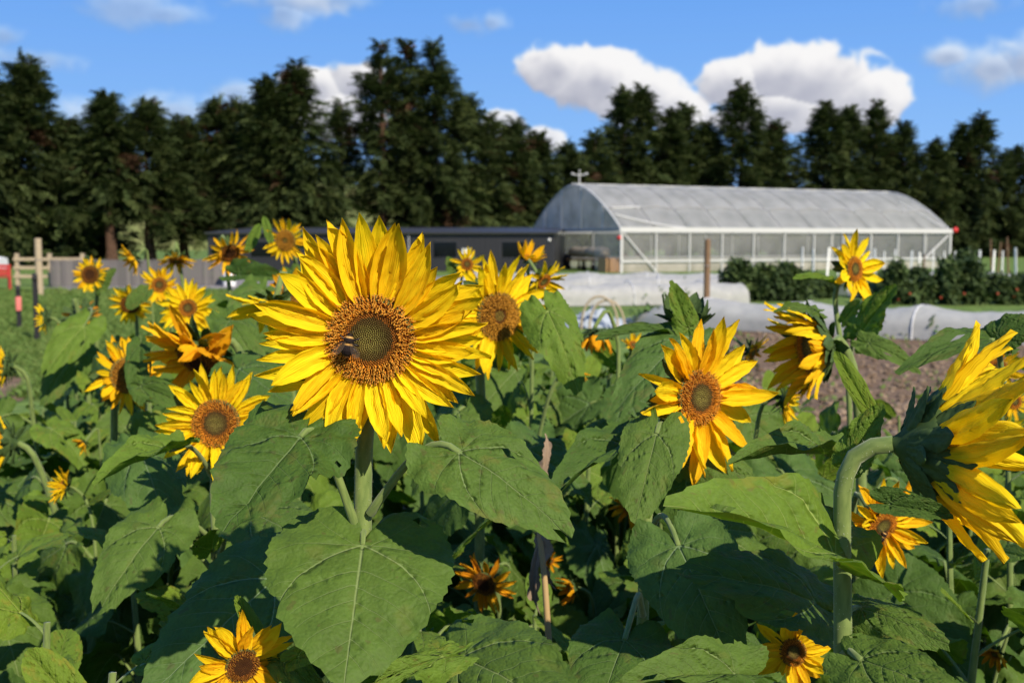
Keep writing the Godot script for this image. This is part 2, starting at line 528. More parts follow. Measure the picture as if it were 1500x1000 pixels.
	for k in 9000:
		var px := r.randf_range(-60, 340)
		var py := r.randf_range(425, 580)
		var p := on_ground(px, py)
		if p.z > -9.0 or Geometry2D.is_point_in_polygon(Vector2(p.x, p.z), PackedVector2Array([Vector2(-16, -13), Vector2(-5.4, -12.8), Vector2(-4.9, -11), Vector2(-16, -10.6)])):
			continue
		var sc := r.randf_range(0.6, 1.5)
		places.append(Transform3D(Basis(Vector3.UP, r.randf() * TAU).scaled(Vector3(sc * 1.3, sc * 0.8, sc * 1.3)), p))
		var f := r.randf()
		colors.append(Color(0.085, 0.15, 0.03).lerp(Color(0.15, 0.20, 0.05), f * f))
	var lawn := scatter("lawn_grass", blade.mesh(), gm, self, places, colors)
	tag(lawn, "short green grass of the lawn beyond the sunflower plot", "grass")

# ---------------------------------------------------------------- shelter belt
func spray_mesh(s: int) -> ArrayMesh:
	# one flattened, slightly drooping conifer spray about a metre long: twigs set with narrow scale leaves
	var o := Shape.new()
	var r := RandomNumberGenerator.new()
	r.seed = s
	for k in 46:
		var f := r.randf()
		var side := r.randf_range(-1, 1)
		var base := Vector3(side * 0.10 * (1.0 - f * 0.4), f * 0.85, -0.28 * f * f + r.randf_range(-0.07, 0.07))
		var d := Vector3(side * 0.9 + r.randf_range(-0.4, 0.4), 0.75 + r.randf_range(-0.3, 0.3), r.randf_range(-0.55, 0.35)).normalized()
		var l := r.randf_range(0.13, 0.30) * (1.15 - 0.5 * f)
		var w := d.cross(Vector3(r.randf_range(-0.5, 0.5), r.randf_range(-0.3, 0.3), 1)).normalized() * l * r.randf_range(0.14, 0.24)
		var mid := base + d * l * 0.5 + Vector3(0, 0, 0.015)
		var g := r.randf_range(0.75, 1.2)
		var c := Color(g, g, g)
		var a := o.add(base, Vector2.ZERO, c); var b := o.add(mid + w, Vector2.ZERO, c); var e := o.add(base + d * l, Vector2.ZERO, c); var h := o.add(mid - w, Vector2.ZERO, c)
		o.tri(a, b, e); o.tri(a, e, h)
	return o.mesh(true)

func build_trees() -> void:
	var needles := mat(Color.WHITE, 0.75, 0.25)
	needles.vertex_color_use_as_albedo = true
	needles.backlight_enabled = true; needles.backlight = Color(0.35, 0.4, 0.2)
	var bark := mat(Color.WHITE, 0.95, 0.2)
	bark.albedo_texture = noise_map(0.04, 61, [[0.0, rgb(0.05, 0.03, 0.02)], [0.6, rgb(0.13, 0.075, 0.05)], [1.0, rgb(0.2, 0.13, 0.10)]], 512)
	bark.uv1_scale = Vector3(3, 0.25, 1)
	bark.heightmap_enabled = true; bark.heightmap_texture = noise_map(0.06, 62, [], 256); bark.heightmap_scale = 8.0
	var sprays := [spray_mesh(1), spray_mesh(2), spray_mesh(3)]
	# apex pixel x, y; distance; half width in pixels; clear trunk share; looseness; label
	var list := [
		[-22, 100, 64, 70, 0.10, 0.3, "tall dark conifer beside the narrow spire, behind the white car"],
		[38, 86, 66, 82, 0.14, 0.25, "pointed dark conifer with a narrow spire, near the white car"],
		[100, 175, 72, 60, 0.10, 0.3, "low conifer filling the gap beside the pointed spire conifer"],
		[155, 140, 66, 54, 0.40, 0.6, "blunt conifer with a bare reddish trunk showing below its crown"],
		[214, 150, 68, 62, 0.28, 0.35, "round topped conifer next to the one with the bare reddish trunk"],
		[264, 176, 70, 55, 0.24, 0.3, "short bushy conifer between the round topped and the lean ones"],
		[318, 148, 72, 54, 0.46, 0.75, "open crowned conifer with grassy hill showing between its stems"],
		[352, 146, 74, 48, 0.42, 0.75, "thin conifer with forked top leaning toward the twin peaked pair"],
		[392, 112, 70, 62, 0.26, 0.3, "broad conifer with a blunt crown leaning on the sharp peaked one"],
		[431, 92, 70, 66, 0.15, 0.3, "sharp peaked conifer in front of the white cloud"],
		[500, 148, 84, 32, 0.50, 0.95, "slim sparse conifer standing alone in front of cloud and hill"],
		[556, 62, 74, 60, 0.28, 0.8, "tallest conifer, flat topped with sky showing through its crown"],
		[592, 60, 76, 54, 0.28, 0.75, "tall conifer tucked against the tallest flat topped one"],
		[634, 58, 75, 68, 0.14, 0.35, "very tall slender spire conifer sloping down toward the shed roof"],
		[682, 140, 78, 58, 0.12, 0.4, "medium conifer on the slope of the belt above the dark shed"],
		[716, 168, 80, 42, 0.2, 0.75, "loose conifer with gaps of sky above the dark shed"],
		[752, 176, 82, 44, 0.12, 0.4, "brown tinged conifer above the end of the dark shed"],
		[786, 192, 84, 44, 0.10, 0.35, "small conifer beside the brown tinged one"],
		[832, 212, 88, 46, 0.06, 0.3, "lowest conifer of the belt, behind the weather vane"],
		[872, 196, 92, 44, 0.08, 0.35, "low conifer at the foot of the twin spired conifers"],
		[914, 126, 94, 50, 0.22, 0.6, "conifer with twin spires behind the near end of the tunnel house"],
		[940, 124, 95, 46, 0.22, 0.6, "second spire of the pair behind the tunnel house roof"],
		[984, 160, 96, 44, 0.12, 0.35, "medium conifer stepping down from the twin spires"],
		[1004, 152, 98, 44, 0.14, 0.35, "narrow topped conifer behind the middle of the tunnel house"],
		[1036, 178, 99, 40, 0.12, 0.35, "short dark conifer in the dip before the broad shouldered one"],
		[1088, 120, 98, 66, 0.10, 0.3, "broad shouldered conifer in front of the big white cloud"],
		[1136, 178, 100, 52, 0.08, 0.3, "rounded shoulder conifer right against the broad shouldered one"],
		[1210, 148, 100, 58, 0.08, 0.25, "dense dome topped conifer behind the tunnel house roof"],
		[1246, 156, 102, 50, 0.08, 0.25, "dense conifer leaning on the dome topped one"],
		[1287, 148, 102, 44, 0.10, 0.35, "narrow conifer with ragged top at the end of the cloud"],
		[1324, 178, 103, 48, 0.08, 0.3, "tapering conifer above the far end of the tunnel house"],
		[1372, 206, 104, 50, 0.06, 0.3, "low spreading conifer past the far end of the tunnel house"],
		[1412, 182, 105, 46, 0.08, 0.3, "stepped conifer joined to a taller pointed one past the tunnel house"],
		[1440, 166, 105, 46, 0.08, 0.3, "pointed conifer standing clear against blue sky past the tunnel house"],
		[1492, 216, 106, 52, 0.06, 0.3, "low conifer at the end of the belt beside the pointed one"],
		[1545, 190, 108, 60, 0.06, 0.3, "last conifer of the belt, beyond the low one past the stakes"],
	]
	var r := RandomNumberGenerator.new()
	r.seed = 1234
	for k in list.size():
		var q: Array = list[k]
		var d: float = q[2]
		var top := at(q[0], q[1], d)
		var foot := Vector3(top.x, 0, top.z)
		var high := top.y
		var wide: float = q[3] * d / F
		var o := thing("conifer_tree", q[6], "tree", foot, "conifers of the shelter belt")
		var s := Shape.new()
		var bend := Vector3(r.randf_range(-0.25, 0.25), 0, r.randf_range(-0.2, 0.2))
		var spine := []
		var radii := []
		for j in 11:
			var f := j / 10.0
			spine.append(Vector3(0, f * high * 0.985, 0) + bend * sin(f * PI) + Vector3(r.randf_range(-0.05, 0.05), 0, 0))
			radii.append((0.30 + high * 0.006) * (1.0 - 0.93 * f) * (1.25 if j == 0 else 1.0))
		s.tube(spine, radii, 9, true)
		var places := []
		var colors := []
		var nb := int(80 + high * 5.0)
		var lump := noise(0.35, k + 3, 2)
		for j in nb:
			var f: float = lerpf(q[4], 0.985, pow((j + r.randf()) / nb, 0.92))
			var az := j * 2.39996 + r.randf_range(-0.5, 0.5)
			# a cone that swells in the lower half, ragged from limb to limb
			var profile := pow(1.0 - f, 0.84) * (0.62 + 0.62 * smoothstep(0.0, 0.35, 1.0 - f)) * (0.75 + 0.25 * smoothstep(0.0, 0.12, f))
			var reach: float = maxf(0.35, wide * 1.14 * profile * r.randf_range(0.62, 1.22) * (1.0 + 0.45 * lump.get_noise_2d(f * 12.0, az)))
			if r.randf() < q[5] * 0.28 or lump.get_noise_2d(f * 9.0 + 40.0, cos(az) * 2.0 + k) < -0.34 - 0.25 * (1.0 - q[5]): continue
			var out := Vector3(cos(az), 0, sin(az))
			var rise := lerpf(-0.12, 0.75, smoothstep(0.35, 1.0, f)) + r.randf_range(-0.12, 0.12)
			var start := Vector3(0, f * high, 0) + bend * sin(f * PI)
			var tip := start + out * reach + Vector3(0, reach * rise, 0)
			var mid := start.lerp(tip, 0.5) + Vector3(0, -0.10 * reach, 0)
			s.tube([start, mid, tip], [0.05 + 0.02 * reach, 0.035, 0.012], 5, false)
			var count := int((8.0 + reach * 11.5) * (1.0 - 0.4 * q[5]))
			var dead := r.randf() < 0.025
			for m in count:
				var g := pow(r.randf(), 0.7)
				var p := start.lerp(mid, minf(1.0, g * 2.0)).lerp(tip, maxf(0.0, g * 2.0 - 1.0))
				if g < 0.16 and f < 0.8: continue
				p += Vector3(r.randf_range(-0.3, 0.3), r.randf_range(-0.45, 0.4), r.randf_range(-0.3, 0.3)) * minf(1.3, 0.35 + reach * 0.5)
				var dir := (out * (0.8 + 0.4 * g) + Vector3(r.randf_range(-0.75, 0.75), rise * 0.8 + r.randf_range(-0.35, 0.5), r.randf_range(-0.75, 0.75))).normalized()
				var z := (Vector3.UP + Vector3(r.randf_range(-0.6, 0.6), 0, r.randf_range(-0.6, 0.6))).normalized()
				var x := dir.cross(z).normalized()
				var sc := r.randf_range(0.65, 1.3) * (0.55 if f > 0.93 else 1.0)
				places.append(Transform3D(Basis(x, dir, x.cross(dir)) * sc, p))
				var tone := r.randf_range(0.75, 1.3)
				var c := Color(0.044, 0.066, 0.021).lerp(Color(0.090, 0.112, 0.032), r.randf() * r.randf()) * tone
				if dead: c = Color(0.075, 0.042, 0.022) * tone
				c.a = 1.0
				colors.append(c)
		part("trunk", s.mesh(), bark, o)
		scatter("crown", sprays[k % 3], needles, o, places, colors)

# ---------------------------------------------------------------- tunnel house
func arch(w: float, f: float, eave: float, ridge: float) -> Vector3:   # f 0..1 from the near eave over the ridge
	var a := PI * f
	var u := cos(a)
	return Vector3(0, eave + (ridge - eave) * (1.0 - pow(absf(u), 1.65)), -w * 0.5 * (1.0 - u))

func build_greenhouse() -> void:
	var o := thing("tunnel_house", "long white plastic covered tunnel house with arched roof and open gable", "greenhouse", Vector3(5.38, 0, -53.7))
	o.rotation.y = 0.442
	var L := 22.2
	var W := 9.8
	var E := 2.15
	var R := 4.54
	var bays := 11
	var film := mat(rgb(0.66, 0.66, 0.65, 0.62), 0.5, 0.2)
	film.transparency = BaseMaterial3D.TRANSPARENCY_ALPHA
	film.albedo_texture = noise_map(0.01, 71, [[0.0, Color(0.78, 0.79, 0.78)], [0.5, Color(0.92, 0.92, 0.92)], [1.0, Color(1, 1, 1)]], 256)
	film.uv1_triplanar = true; film.uv1_scale = Vector3.ONE * 0.25
	film.backlight_enabled = true; film.backlight = Color(0.93, 0.93, 0.93)
	var wall_film := film.duplicate()
	wall_film.albedo_color = rgb(0.62, 0.62, 0.59, 0.34)
	var gable_film := film.duplicate()
	gable_film.albedo_color = rgb(0.82, 0.75, 0.66, 0.62)
	gable_film.specular_mode = BaseMaterial3D.SPECULAR_DISABLED
	var white := mat(rgb(0.47, 0.475, 0.465), 0.5)
	var galv := mat(rgb(0.30, 0.30, 0.30), 0.5)
	var red := mat(rgb(0.55, 0.03, 0.025), 0.5)
	var n := 22
	for b in bays:
		var x0 := L * b / bays + 0.03
		var x1 := L * (b + 1) / bays - 0.03
		var s := Shape.new()
		var cols := 5
		for j in cols + 1:
			for k in n + 1:
				var p := arch(W, float(k) / n, E, R)
				var puff := 0.07 * sin(PI * j / cols) * sin(PI * k / n)
				var mid := Vector3(0, E, -W * 0.5)
				s.add(Vector3(lerpf(x0, x1, float(j) / cols), p.y, p.z) + (p - mid).normalized() * puff, Vector2(float(j) / cols, float(k) / n))
		for j in cols:
			for k in n:
				var a := j * (n + 1) + k
				s.tri(a, a + 1, a + n + 2); s.tri(a, a + n + 2, a + n + 1)
		part("roof_panel", s.mesh(), film, o)
		for side in [0.0, -W]:
			var w := Shape.new()
			w.quad(Vector3(x0 + 0.02, 0.62, side), Vector3(x0 + 0.02, E - 0.13, side), Vector3(x1 - 0.02, E - 0.13, side), Vector3(x1 - 0.02, 0.62, side))
			part("wall_panel", w.mesh(), wall_film, o)
			var sk := Shape.new()
			sk.quad(Vector3(x0 + 0.02, 0.02, side), Vector3(x0 + 0.02, 0.52, side), Vector3(x1 - 0.02, 0.52, side), Vector3(x1 - 0.02, 0.02, side))
			part("skirt_panel", sk.mesh(), gable_film, o)
	for b in bays + 1:
		var x := L * b / bays
		var path := []
		for k in n + 1:
			path.append(arch(W, float(k) / n, E, R) + Vector3(x, 0.03 if b in [0, bays] else -0.09, 0))
		var s := Shape.new()
		s.tube(path, [0.045 if b in [0, bays] else 0.032], 6)
		part("hoop", s.mesh(), white if b in [0, bays] else galv, o)
		for side in [0.06, -W - 0.06]:
			var p := Shape.new()
			p.box(Vector3(x, E * 0.5, side), Vector3(0.13 if b in [0, bays] else 0.07, E, 0.07))
			part("post", p.mesh(), white, o)
		if b < bays:
			# vent flap arcs that show as pale bows along the roof
			var v := Shape.new()
			var bow := []
			for k in 9:
				var q := arch(W, 0.25 + 0.018 * sin(PI * k / 8.0), E, R)
				bow.append(Vector3(x + (L / bays) * (0.06 + 0.88 * k / 8.0), q.y + 0.05, q.z + 0.06))
			v.tube(bow, [0.03], 5)
			part("roof_batten", v.mesh(), galv, o)
	for side in [0.10, -W - 0.10]:
		var g := Shape.new()
		g.box(Vector3(L * 0.5, E - 0.02, side), Vector3(L + 0.3, 0.24, 0.12))
		part("gutter", g.mesh(), white, o)
		var rl := Shape.new()
		rl.box(Vector3(L * 0.5, 0.57, side), Vector3(L + 0.1, 0.10, 0.06))
		part("rail", rl.mesh(), white, o)
	var rg := Shape.new()
	rg.tube([Vector3(-0.1, R + 0.04, -W * 0.5), Vector3(L + 0.1, R + 0.04, -W * 0.5)], [0.04], 6)
	part("ridge_pipe", rg.mesh(), white, o)
	for br in [[0.1, 0.5, 2.0, E - 0.2], [L - 0.1, 0.5, L - 2.0, E - 0.2]]:
		var s := Shape.new()
		var flip: bool = br[0] < 1.0
		s.tube([Vector3(br[0], E - 0.2 if flip else 0.6, 0.09), Vector3(br[2], 0.05 if flip else E - 0.2, 0.09)] if flip else [Vector3(L - 2.0, 0.55, 0.09), Vector3(L - 0.2, E - 0.25, 0.09)], [0.05], 6)
		part("brace", s.mesh(), white, o)
	# diagonal wind braces under the roof film of the end bays
	for br in [[0.15, 0.20, 4.0, 0.03], [0.3, 0.25, 2.0, 0.26], [L - 0.4, 0.08, L - 1.6, 0.34]]:
		var s := Shape.new()
		var path := []
		for k in 7:
			var f := k / 6.0
			path.append(arch(W, lerpf(br[1], br[3], f), E, R) + Vector3(lerpf(br[0], br[2], f), 0.05, 0.05))
		s.tube(path, [0.04], 5)
		part("brace", s.mesh(), white, o)
	# gables: film above the eave, near one open below
	for x in [0.0, L]:
		var s := Shape.new()
		var c := s.add(Vector3(x, E, -W * 0.5))
		for k in n + 1:
			s.add(arch(W, float(k) / n, E, R) + Vector3(x, -0.03, 0))
		for k in n: s.tri(c, c + 1 + k, c + 2 + k)
		part("gable_film", s.mesh(), gable_film, o)
		for z in [-1.7, -4.0, -6.2, -8.2]:
			var bar := Shape.new()
			var f := acos(1.0 + z / (W * 0.5)) / PI
			var t := arch(W, f, E, R).y
			bar.box(Vector3(x - 0.05, t * 0.5 if x > 1.0 else (t + E) * 0.5, z), Vector3(0.06, t if x > 1.0 else t - E, 0.08))
			part("gable_bar", bar.mesh(), white, o)
		var beam := Shape.new()
		beam.box(Vector3(x - 0.06, E - 0.02, -W * 0.5), Vector3(0.08, 0.14, W - 0.2))
		part("gable_beam", beam.mesh(), galv, o)
	for seg in [[-0.1, -2.6], [-6.6, -9.7]]:
		var s := Shape.new()
		s.quad(Vector3(0.0, 0.03, seg[0]), Vector3(0.0, E - 0.1, seg[0]), Vector3(0.0, E - 0.1, seg[1]), Vector3(0.0, 0.03, seg[1]))
		part("gable_curtain", s.mesh(), wall_film, o)
	var fw := Shape.new()
	fw.quad(Vector3(L, 0.03, -0.1), Vector3(L, E - 0.1, -0.1), Vector3(L, E - 0.1, -W + 0.1), Vector3(L, 0.03, -W + 0.1))
	part("gable_curtain", fw.mesh(), wall_film, o)
	for p in [[Vector3(L + 0.22, E + 0.05, 0.2), 0.16], [Vector3(-0.12, E - 0.42, 0.02), 0.10]]:
		var s := Shape.new()
		s.lathe([Vector2(0.0, -0.1), Vector2(p[1] * 0.7, -0.1), Vector2(p[1], -0.04), Vector2(p[1], 0.06), Vector2(p[1] * 0.6, 0.12), Vector2(0.0, 0.13)], 12, Transform3D(Basis.IDENTITY, p[0]))
		part("red_cap", s.mesh(), red, o)
	# weather vane on the near end of the ridge
	var wv := thing("weather_vane", "small white cross shaped sensor mast on the tunnel house ridge", "weather vane", o.transform * Vector3(0.35, R + 0.05, -W * 0.5))
	var ms := Shape.new()
	ms.tube([Vector3(0, 0, 0), Vector3(0, 0.78, 0)], [0.035, 0.025], 6)
	part("mast", ms.mesh(), white, wv)
	var cs := Shape.new()
	cs.tube([Vector3(-0.38, 0.52, 0), Vector3(0.0, 0.47, 0), Vector3(0.38, 0.52, 0)], [0.03], 6)
	part("cross_arm", cs.mesh(), white, wv)
	for x in [-0.38, 0.38]:
		var cup := Shape.new()
		cup.lathe([Vector2(0.0, -0.05), Vector2(0.06, -0.03), Vector2(0.07, 0.03), Vector2(0.0, 0.05)], 8, Transform3D(Basis.IDENTITY, Vector3(x, 0.54, 0)))
		part("sensor_cup", cup.mesh(), white, wv)
	# goods parked in the open gable
	var inside := o.transform
	var cloth := mat(rgb(0.42, 0.36, 0.27), 0.9)
	var timber := mat(rgb(0.45, 0.26, 0.12), 0.8)
	var black := mat(rgb(0.015, 0.015, 0.016), 0.6)
	for q in [[Vector3(0.9, 0.0, -5.7), "tan roll of cloth on a low trolley in the tunnel house mouth"], [Vector3(0.7, 0.0, -3.6), "pale roll of cloth beside the orange box in the tunnel house"]]:
		var tr := thing("cloth_trolley", q[1], "trolley", inside * q[0], "trolleys in the tunnel house mouth")
		tr.rotation.y = 0.442 + PI * 0.5
		var roll := Shape.new()
		roll.tube([Vector3(-0.95, 0.95, 0), Vector3(-0.5, 0.97, 0.02), Vector3(0, 0.94, 0), Vector3(0.5, 0.97, -0.02), Vector3(0.95, 0.95, 0)], [0.26, 0.30, 0.28, 0.31, 0.26], 12)
		part("cloth_roll", roll.mesh(), cloth, tr)
		var deck := Shape.new()
		deck.box(Vector3(0, 0.57, 0), Vector3(2.0, 0.1, 0.7))
		part("deck", deck.mesh(), timber, tr)
		for wx in [-0.75, 0.75]:
			for wz in [-0.3, 0.3]:
				var leg := Shape.new()
				leg.box(Vector3(wx, 0.39, wz), Vector3(0.07, 0.27, 0.07))
				part("leg", leg.mesh(), black, tr)
				var wl := Shape.new()
				wl.lathe([Vector2(0, -0.04), Vector2(0.13, -0.04), Vector2(0.13, 0.04), Vector2(0, 0.04)], 12, Transform3D(Basis.IDENTITY, Vector3(wx, 0.132, wz)))
				part("wheel", wl.mesh(), black, tr)
	var bx := thing("timber_box", "orange brown timber box at the tunnel house corner", "box", inside * Vector3(0.2, 0, -1.35))
	bx.rotation.y = 0.5
	for k in 5:
		var pl := Shape.new()
		pl.box(Vector3(0, 0.07 + 0.145 * k, 0.36), Vector3(0.9, 0.13, 0.03))
		part("plank", pl.mesh(), timber, bx)
	for x in [-0.47, 0.47]:
		var pl := Shape.new()
		pl.box(Vector3(x, 0.36, 0), Vector3(0.03, 0.72, 0.76))
		part("side_panel", pl.mesh(), timber, bx)
	var bk := Shape.new()
	bk.box(Vector3(0, 0.36, -0.36), Vector3(0.9, 0.72, 0.03))
	part("back_panel", bk.mesh(), timber, bx)
	var px := thing("quad_bike", "dark quad bike half hidden in the tunnel house mouth", "quad bike", inside * Vector3(0.6, 0, -7.6))
	var body := Shape.new()
	body.lathe([Vector2(0.0, -0.7), Vector2(0.2, -0.66), Vector2(0.26, -0.3), Vector2(0.2, 0.0), Vector2(0.28, 0.3), Vector2(0.2, 0.66), Vector2(0, 0.7)], 10, Transform3D(Basis(Vector3.UP, 1.1), Vector3(0, 0.62, 0)))
	part("body", body.mesh(), black, px)
	for wx in [-0.42, 0.42]:
		for wz in [-0.5, 0.5]:
			var wl := Shape.new()
			wl.lathe([Vector2(0.0, -0.1), Vector2(0.2, -0.1), Vector2(0.27, -0.05), Vector2(0.27, 0.05), Vector2(0.2, 0.1), Vector2(0, 0.1)], 14, Transform3D(Basis(Vector3.UP, PI * 0.5), Vector3(wx, 0.272, wz)))
			part("wheel", wl.mesh(), black, px)
	var hb := Shape.new()
	hb.tube([Vector3(-0.35, 1.02, 0.25), Vector3(0, 0.95, 0.32), Vector3(0.35, 1.02, 0.25)], [0.025], 6)
	hb.tube([Vector3(0, 0.7, 0.4), Vector3(0, 0.96, 0.32)], [0.03], 6)
	part("handlebar", hb.mesh(), black, px)

# ---------------------------------------------------------------- dark shed
func build_shed() -> void:
	var near := on_ground(812, 398)
	var far := on_ground(308, 396)
	var along := (far - near)
	var len := along.length()
	var o := thing("shed", "low charcoal shed clad in vertical ribbed steel beside the tunnel house", "shed", near)
	o.rotation.y = atan2(along.z, -along.x)                # local -x runs along the front, to the left
	var dark := mat(rgb(0.027, 0.027, 0.030), 0.5, 0.5)
	dark.albedo_texture = noise_map(0.03, 81, [[0.0, Color(0.85, 0.85, 0.85)], [1, Color(1, 1, 1)]], 256)
	var trim := mat(rgb(0.26, 0.19, 0.12), 0.7)
	var roofm := mat(rgb(0.035, 0.036, 0.04), 0.45, 0.5)
	var glass := mat(Color(0.02, 0.02, 0.025), 0.08, 0.5)
	var white := mat(rgb(0.75, 0.75, 0.74), 0.5)
	var H := 1.90
	var rib := Shape.new()
	var w := 0.30
	rib.box(Vector3(0, H * 0.5, 0), Vector3(w - 0.012, H, 0.03))
	rib.box(Vector3(-w * 0.25, H * 0.5, 0.027), Vector3(0.05, H, 0.025))
	rib.box(Vector3(w * 0.2, H * 0.5, 0.027), Vector3(0.05, H, 0.025))
	var ribm := rib.mesh()
	var openings := [[1.35, 2.75], [5.0, 6.2], [14.8, 16.2]]     # distance from the near corner: windows
	var k := 0
	while k * w < len:
		var x := k * w + w * 0.5
		var covered := false
		for q in openings:
			covered = covered or (x > q[0] and x < q[1])
		if not covered:
			part("cladding_panel", ribm, dark, o, Transform3D(Basis.IDENTITY, Vector3(-x, 0, 0)))
		else:
			part("cladding_panel", ribm, dark, o, Transform3D(Basis.from_scale(Vector3(1, 0.36, 1)), Vector3(-x, 0, 0)))
			part("cladding_panel", ribm, dark, o, Transform3D(Basis.from_scale(Vector3(1, 0.18, 1)), Vector3(-x, H * 0.82, 0)))
		k += 1
	for q in openings:
		var s := Shape.new()
		s.box(Vector3(-(q[0] + q[1]) * 0.5, H * 0.59, -0.04), Vector3(q[1] - q[0] + 0.2, H * 0.5, 0.02))
		var win := part("window", s.mesh(), glass, o)
		for e in [[0.365, "sill"], [0.815, "lintel"]]:
			var fr := Shape.new()
			fr.box(Vector3(-(q[0] + q[1]) * 0.5, H * e[0], 0.03), Vector3(q[1] - q[0], 0.05, 0.05))
			part(e[1], fr.mesh(), roofm, win)
	var s2 := Shape.new()
	s2.box(Vector3(-0.02, H * 0.5, -3.0), Vector3(0.03, H, 5.9))
	part("end_wall", s2.mesh(), dark, o)
	var s3 := Shape.new()
	s3.box(Vector3(-len * 0.5, H * 0.5, -6.0), Vector3(len, H, 0.04))
	part("back_wall", s3.mesh(), dark, o)
	var s4 := Shape.new()
	s4.box(Vector3(-len + 0.02, H * 0.5, -3.0), Vector3(0.03, H, 5.9))
	part("end_wall", s4.mesh(), dark, o)
	var f := Shape.new()
	f.box(Vector3(-len * 0.5, H + 0.045, 0.03), Vector3(len + 0.1, 0.08, 0.06))
	part("fascia", f.mesh(), trim, o)
	var roof := Shape.new()
	roof.box(Vector3(-len * 0.5, H + 0.25, -2.95), Vector3(len + 0.35, 0.06, 6.4), Basis(Vector3.RIGHT, 0.05))
	part("roof", roof.mesh(), roofm, o)
	var lamp := Shape.new()
	lamp.lathe([Vector2(0, -0.05), Vector2(0.08, -0.05), Vector2(0.08, 0.03), Vector2(0, 0.06)], 10, Transform3D(Basis.IDENTITY, Vector3(-0.25, H - 0.28, 0.07)))
	part("wall_lamp", lamp.mesh(), white, o)
	var dp := Shape.new()
	dp.tube([Vector3(-7.6, 0.1, 0.08), Vector3(-7.6, H, 0.08)], [0.04], 6)
	part("downpipe", dp.mesh(), mat(rgb(0.3, 0.3, 0.31), 0.4), o)
	var sg := Shape.new()
	sg.box(Vector3(-4.55, H * 0.44, 0.10), Vector3(0.42, 0.62, 0.05))
	var sign := part("notice_board", sg.mesh(), white, o)
	for e in [0.325, -0.325]:
		var so := Shape.new()
		so.box(Vector3(-4.55, H * 0.44 + e, 0.10), Vector3(0.46, 0.03, 0.07))
		part("frame_bar", so.mesh(), white, sign)

# ---------------------------------------------------------------- covered beds
func cover(a: Vector3, b: Vector3, high: float, wide: float, label: String, tapered: bool, s: int) -> void:
	var o := thing("row_cover", label, "row cover", a, "row covers over the vegetable beds")
	var d := b - a
	var len := d.length()
	o.rotation.y = atan2(-d.z, d.x)
	var cloth: StandardMaterial3D = M.cloth
	var sh := Shape.new()
	var nn := noise(0.5, s, 3)
	var steps := int(len / 0.14)
	var sides := 14
	for k in steps + 1:
		var x := len * k / steps
		var bay := fposmod(x, 1.9) / 1.9
		var taper := 1.0
		if tapered:
			taper = smoothstep(0.0, 1.5, x + 0.12) * smoothstep(0.0, 1.2, len - x + 0.12)
		var sag := 1.0 - 0.16 * sin(PI * bay) + 0.05 * nn.get_noise_2d(x, 0)
		for j in sides + 1:
			var f := float(j) / sides
			var ang := PI * f
			var h := high * sag * taper * pow(sin(ang), 0.62) + 0.02
			var z := cos(ang) * wide * 0.5 * (1.0 + 0.06 * nn.get_noise_2d(x * 1.3, f * 9.0 + 30.0)) * (0.55 + 0.45 * taper)
			h += (0.035 * nn.get_noise_2d(x * 3.0, f * 6.0) + 0.022 * nn.get_noise_2d(x * 9.0 + 50.0, f * 3.0)) * sin(ang)
			sh.add(Vector3(x, maxf(h, 0.012), z), Vector2(x, f))
	for k in steps:
		for j in sides:
			var q := k * (sides + 1) + j
			sh.tri(q, q + 1, q + sides + 2); sh.tri(q, q + sides + 2, q + sides + 1)
	part("cloth", sh.mesh(), cloth, o)
	var places := []
	var colors := []
	var rr := RandomNumberGenerator.new()
	rr.seed = s * 7
	for k in int(len * 26.0):
		places.append(Transform3D(Basis(Vector3.UP, rr.randf() * TAU).scaled(Vector3.ONE * rr.randf_range(0.7, 1.3)), Vector3(rr.randf_range(0.5, len - 0.5), rr.randf_range(0.06, 0.22) * high / 0.5, rr.randf_range(-0.38, 0.38) * wide)))
		colors.append(Color(0.05, 0.10, 0.025).lerp(Color(0.11, 0.17, 0.05), rr.randf()))
	scatter("crop", M.crop_mesh, M.crop, o, places, colors)
	var hoops := int(len / 1.9)
	for k in range(1, hoops + 1):
		var x := 1.9 * k
		if x > len - 0.9 and tapered: continue
		var path := []
		for j in 13:
			var ang := PI * j / 12.0
			path.append(Vector3(x, (high + 0.012) * pow(sin(ang), 0.62) + 0.015, cos(ang) * (wide * 0.5 + 0.012)))
		var hp := Shape.new()
		hp.tube(path, [0.011], 5)
		part("hoop", hp.mesh(), M.hoop, o)

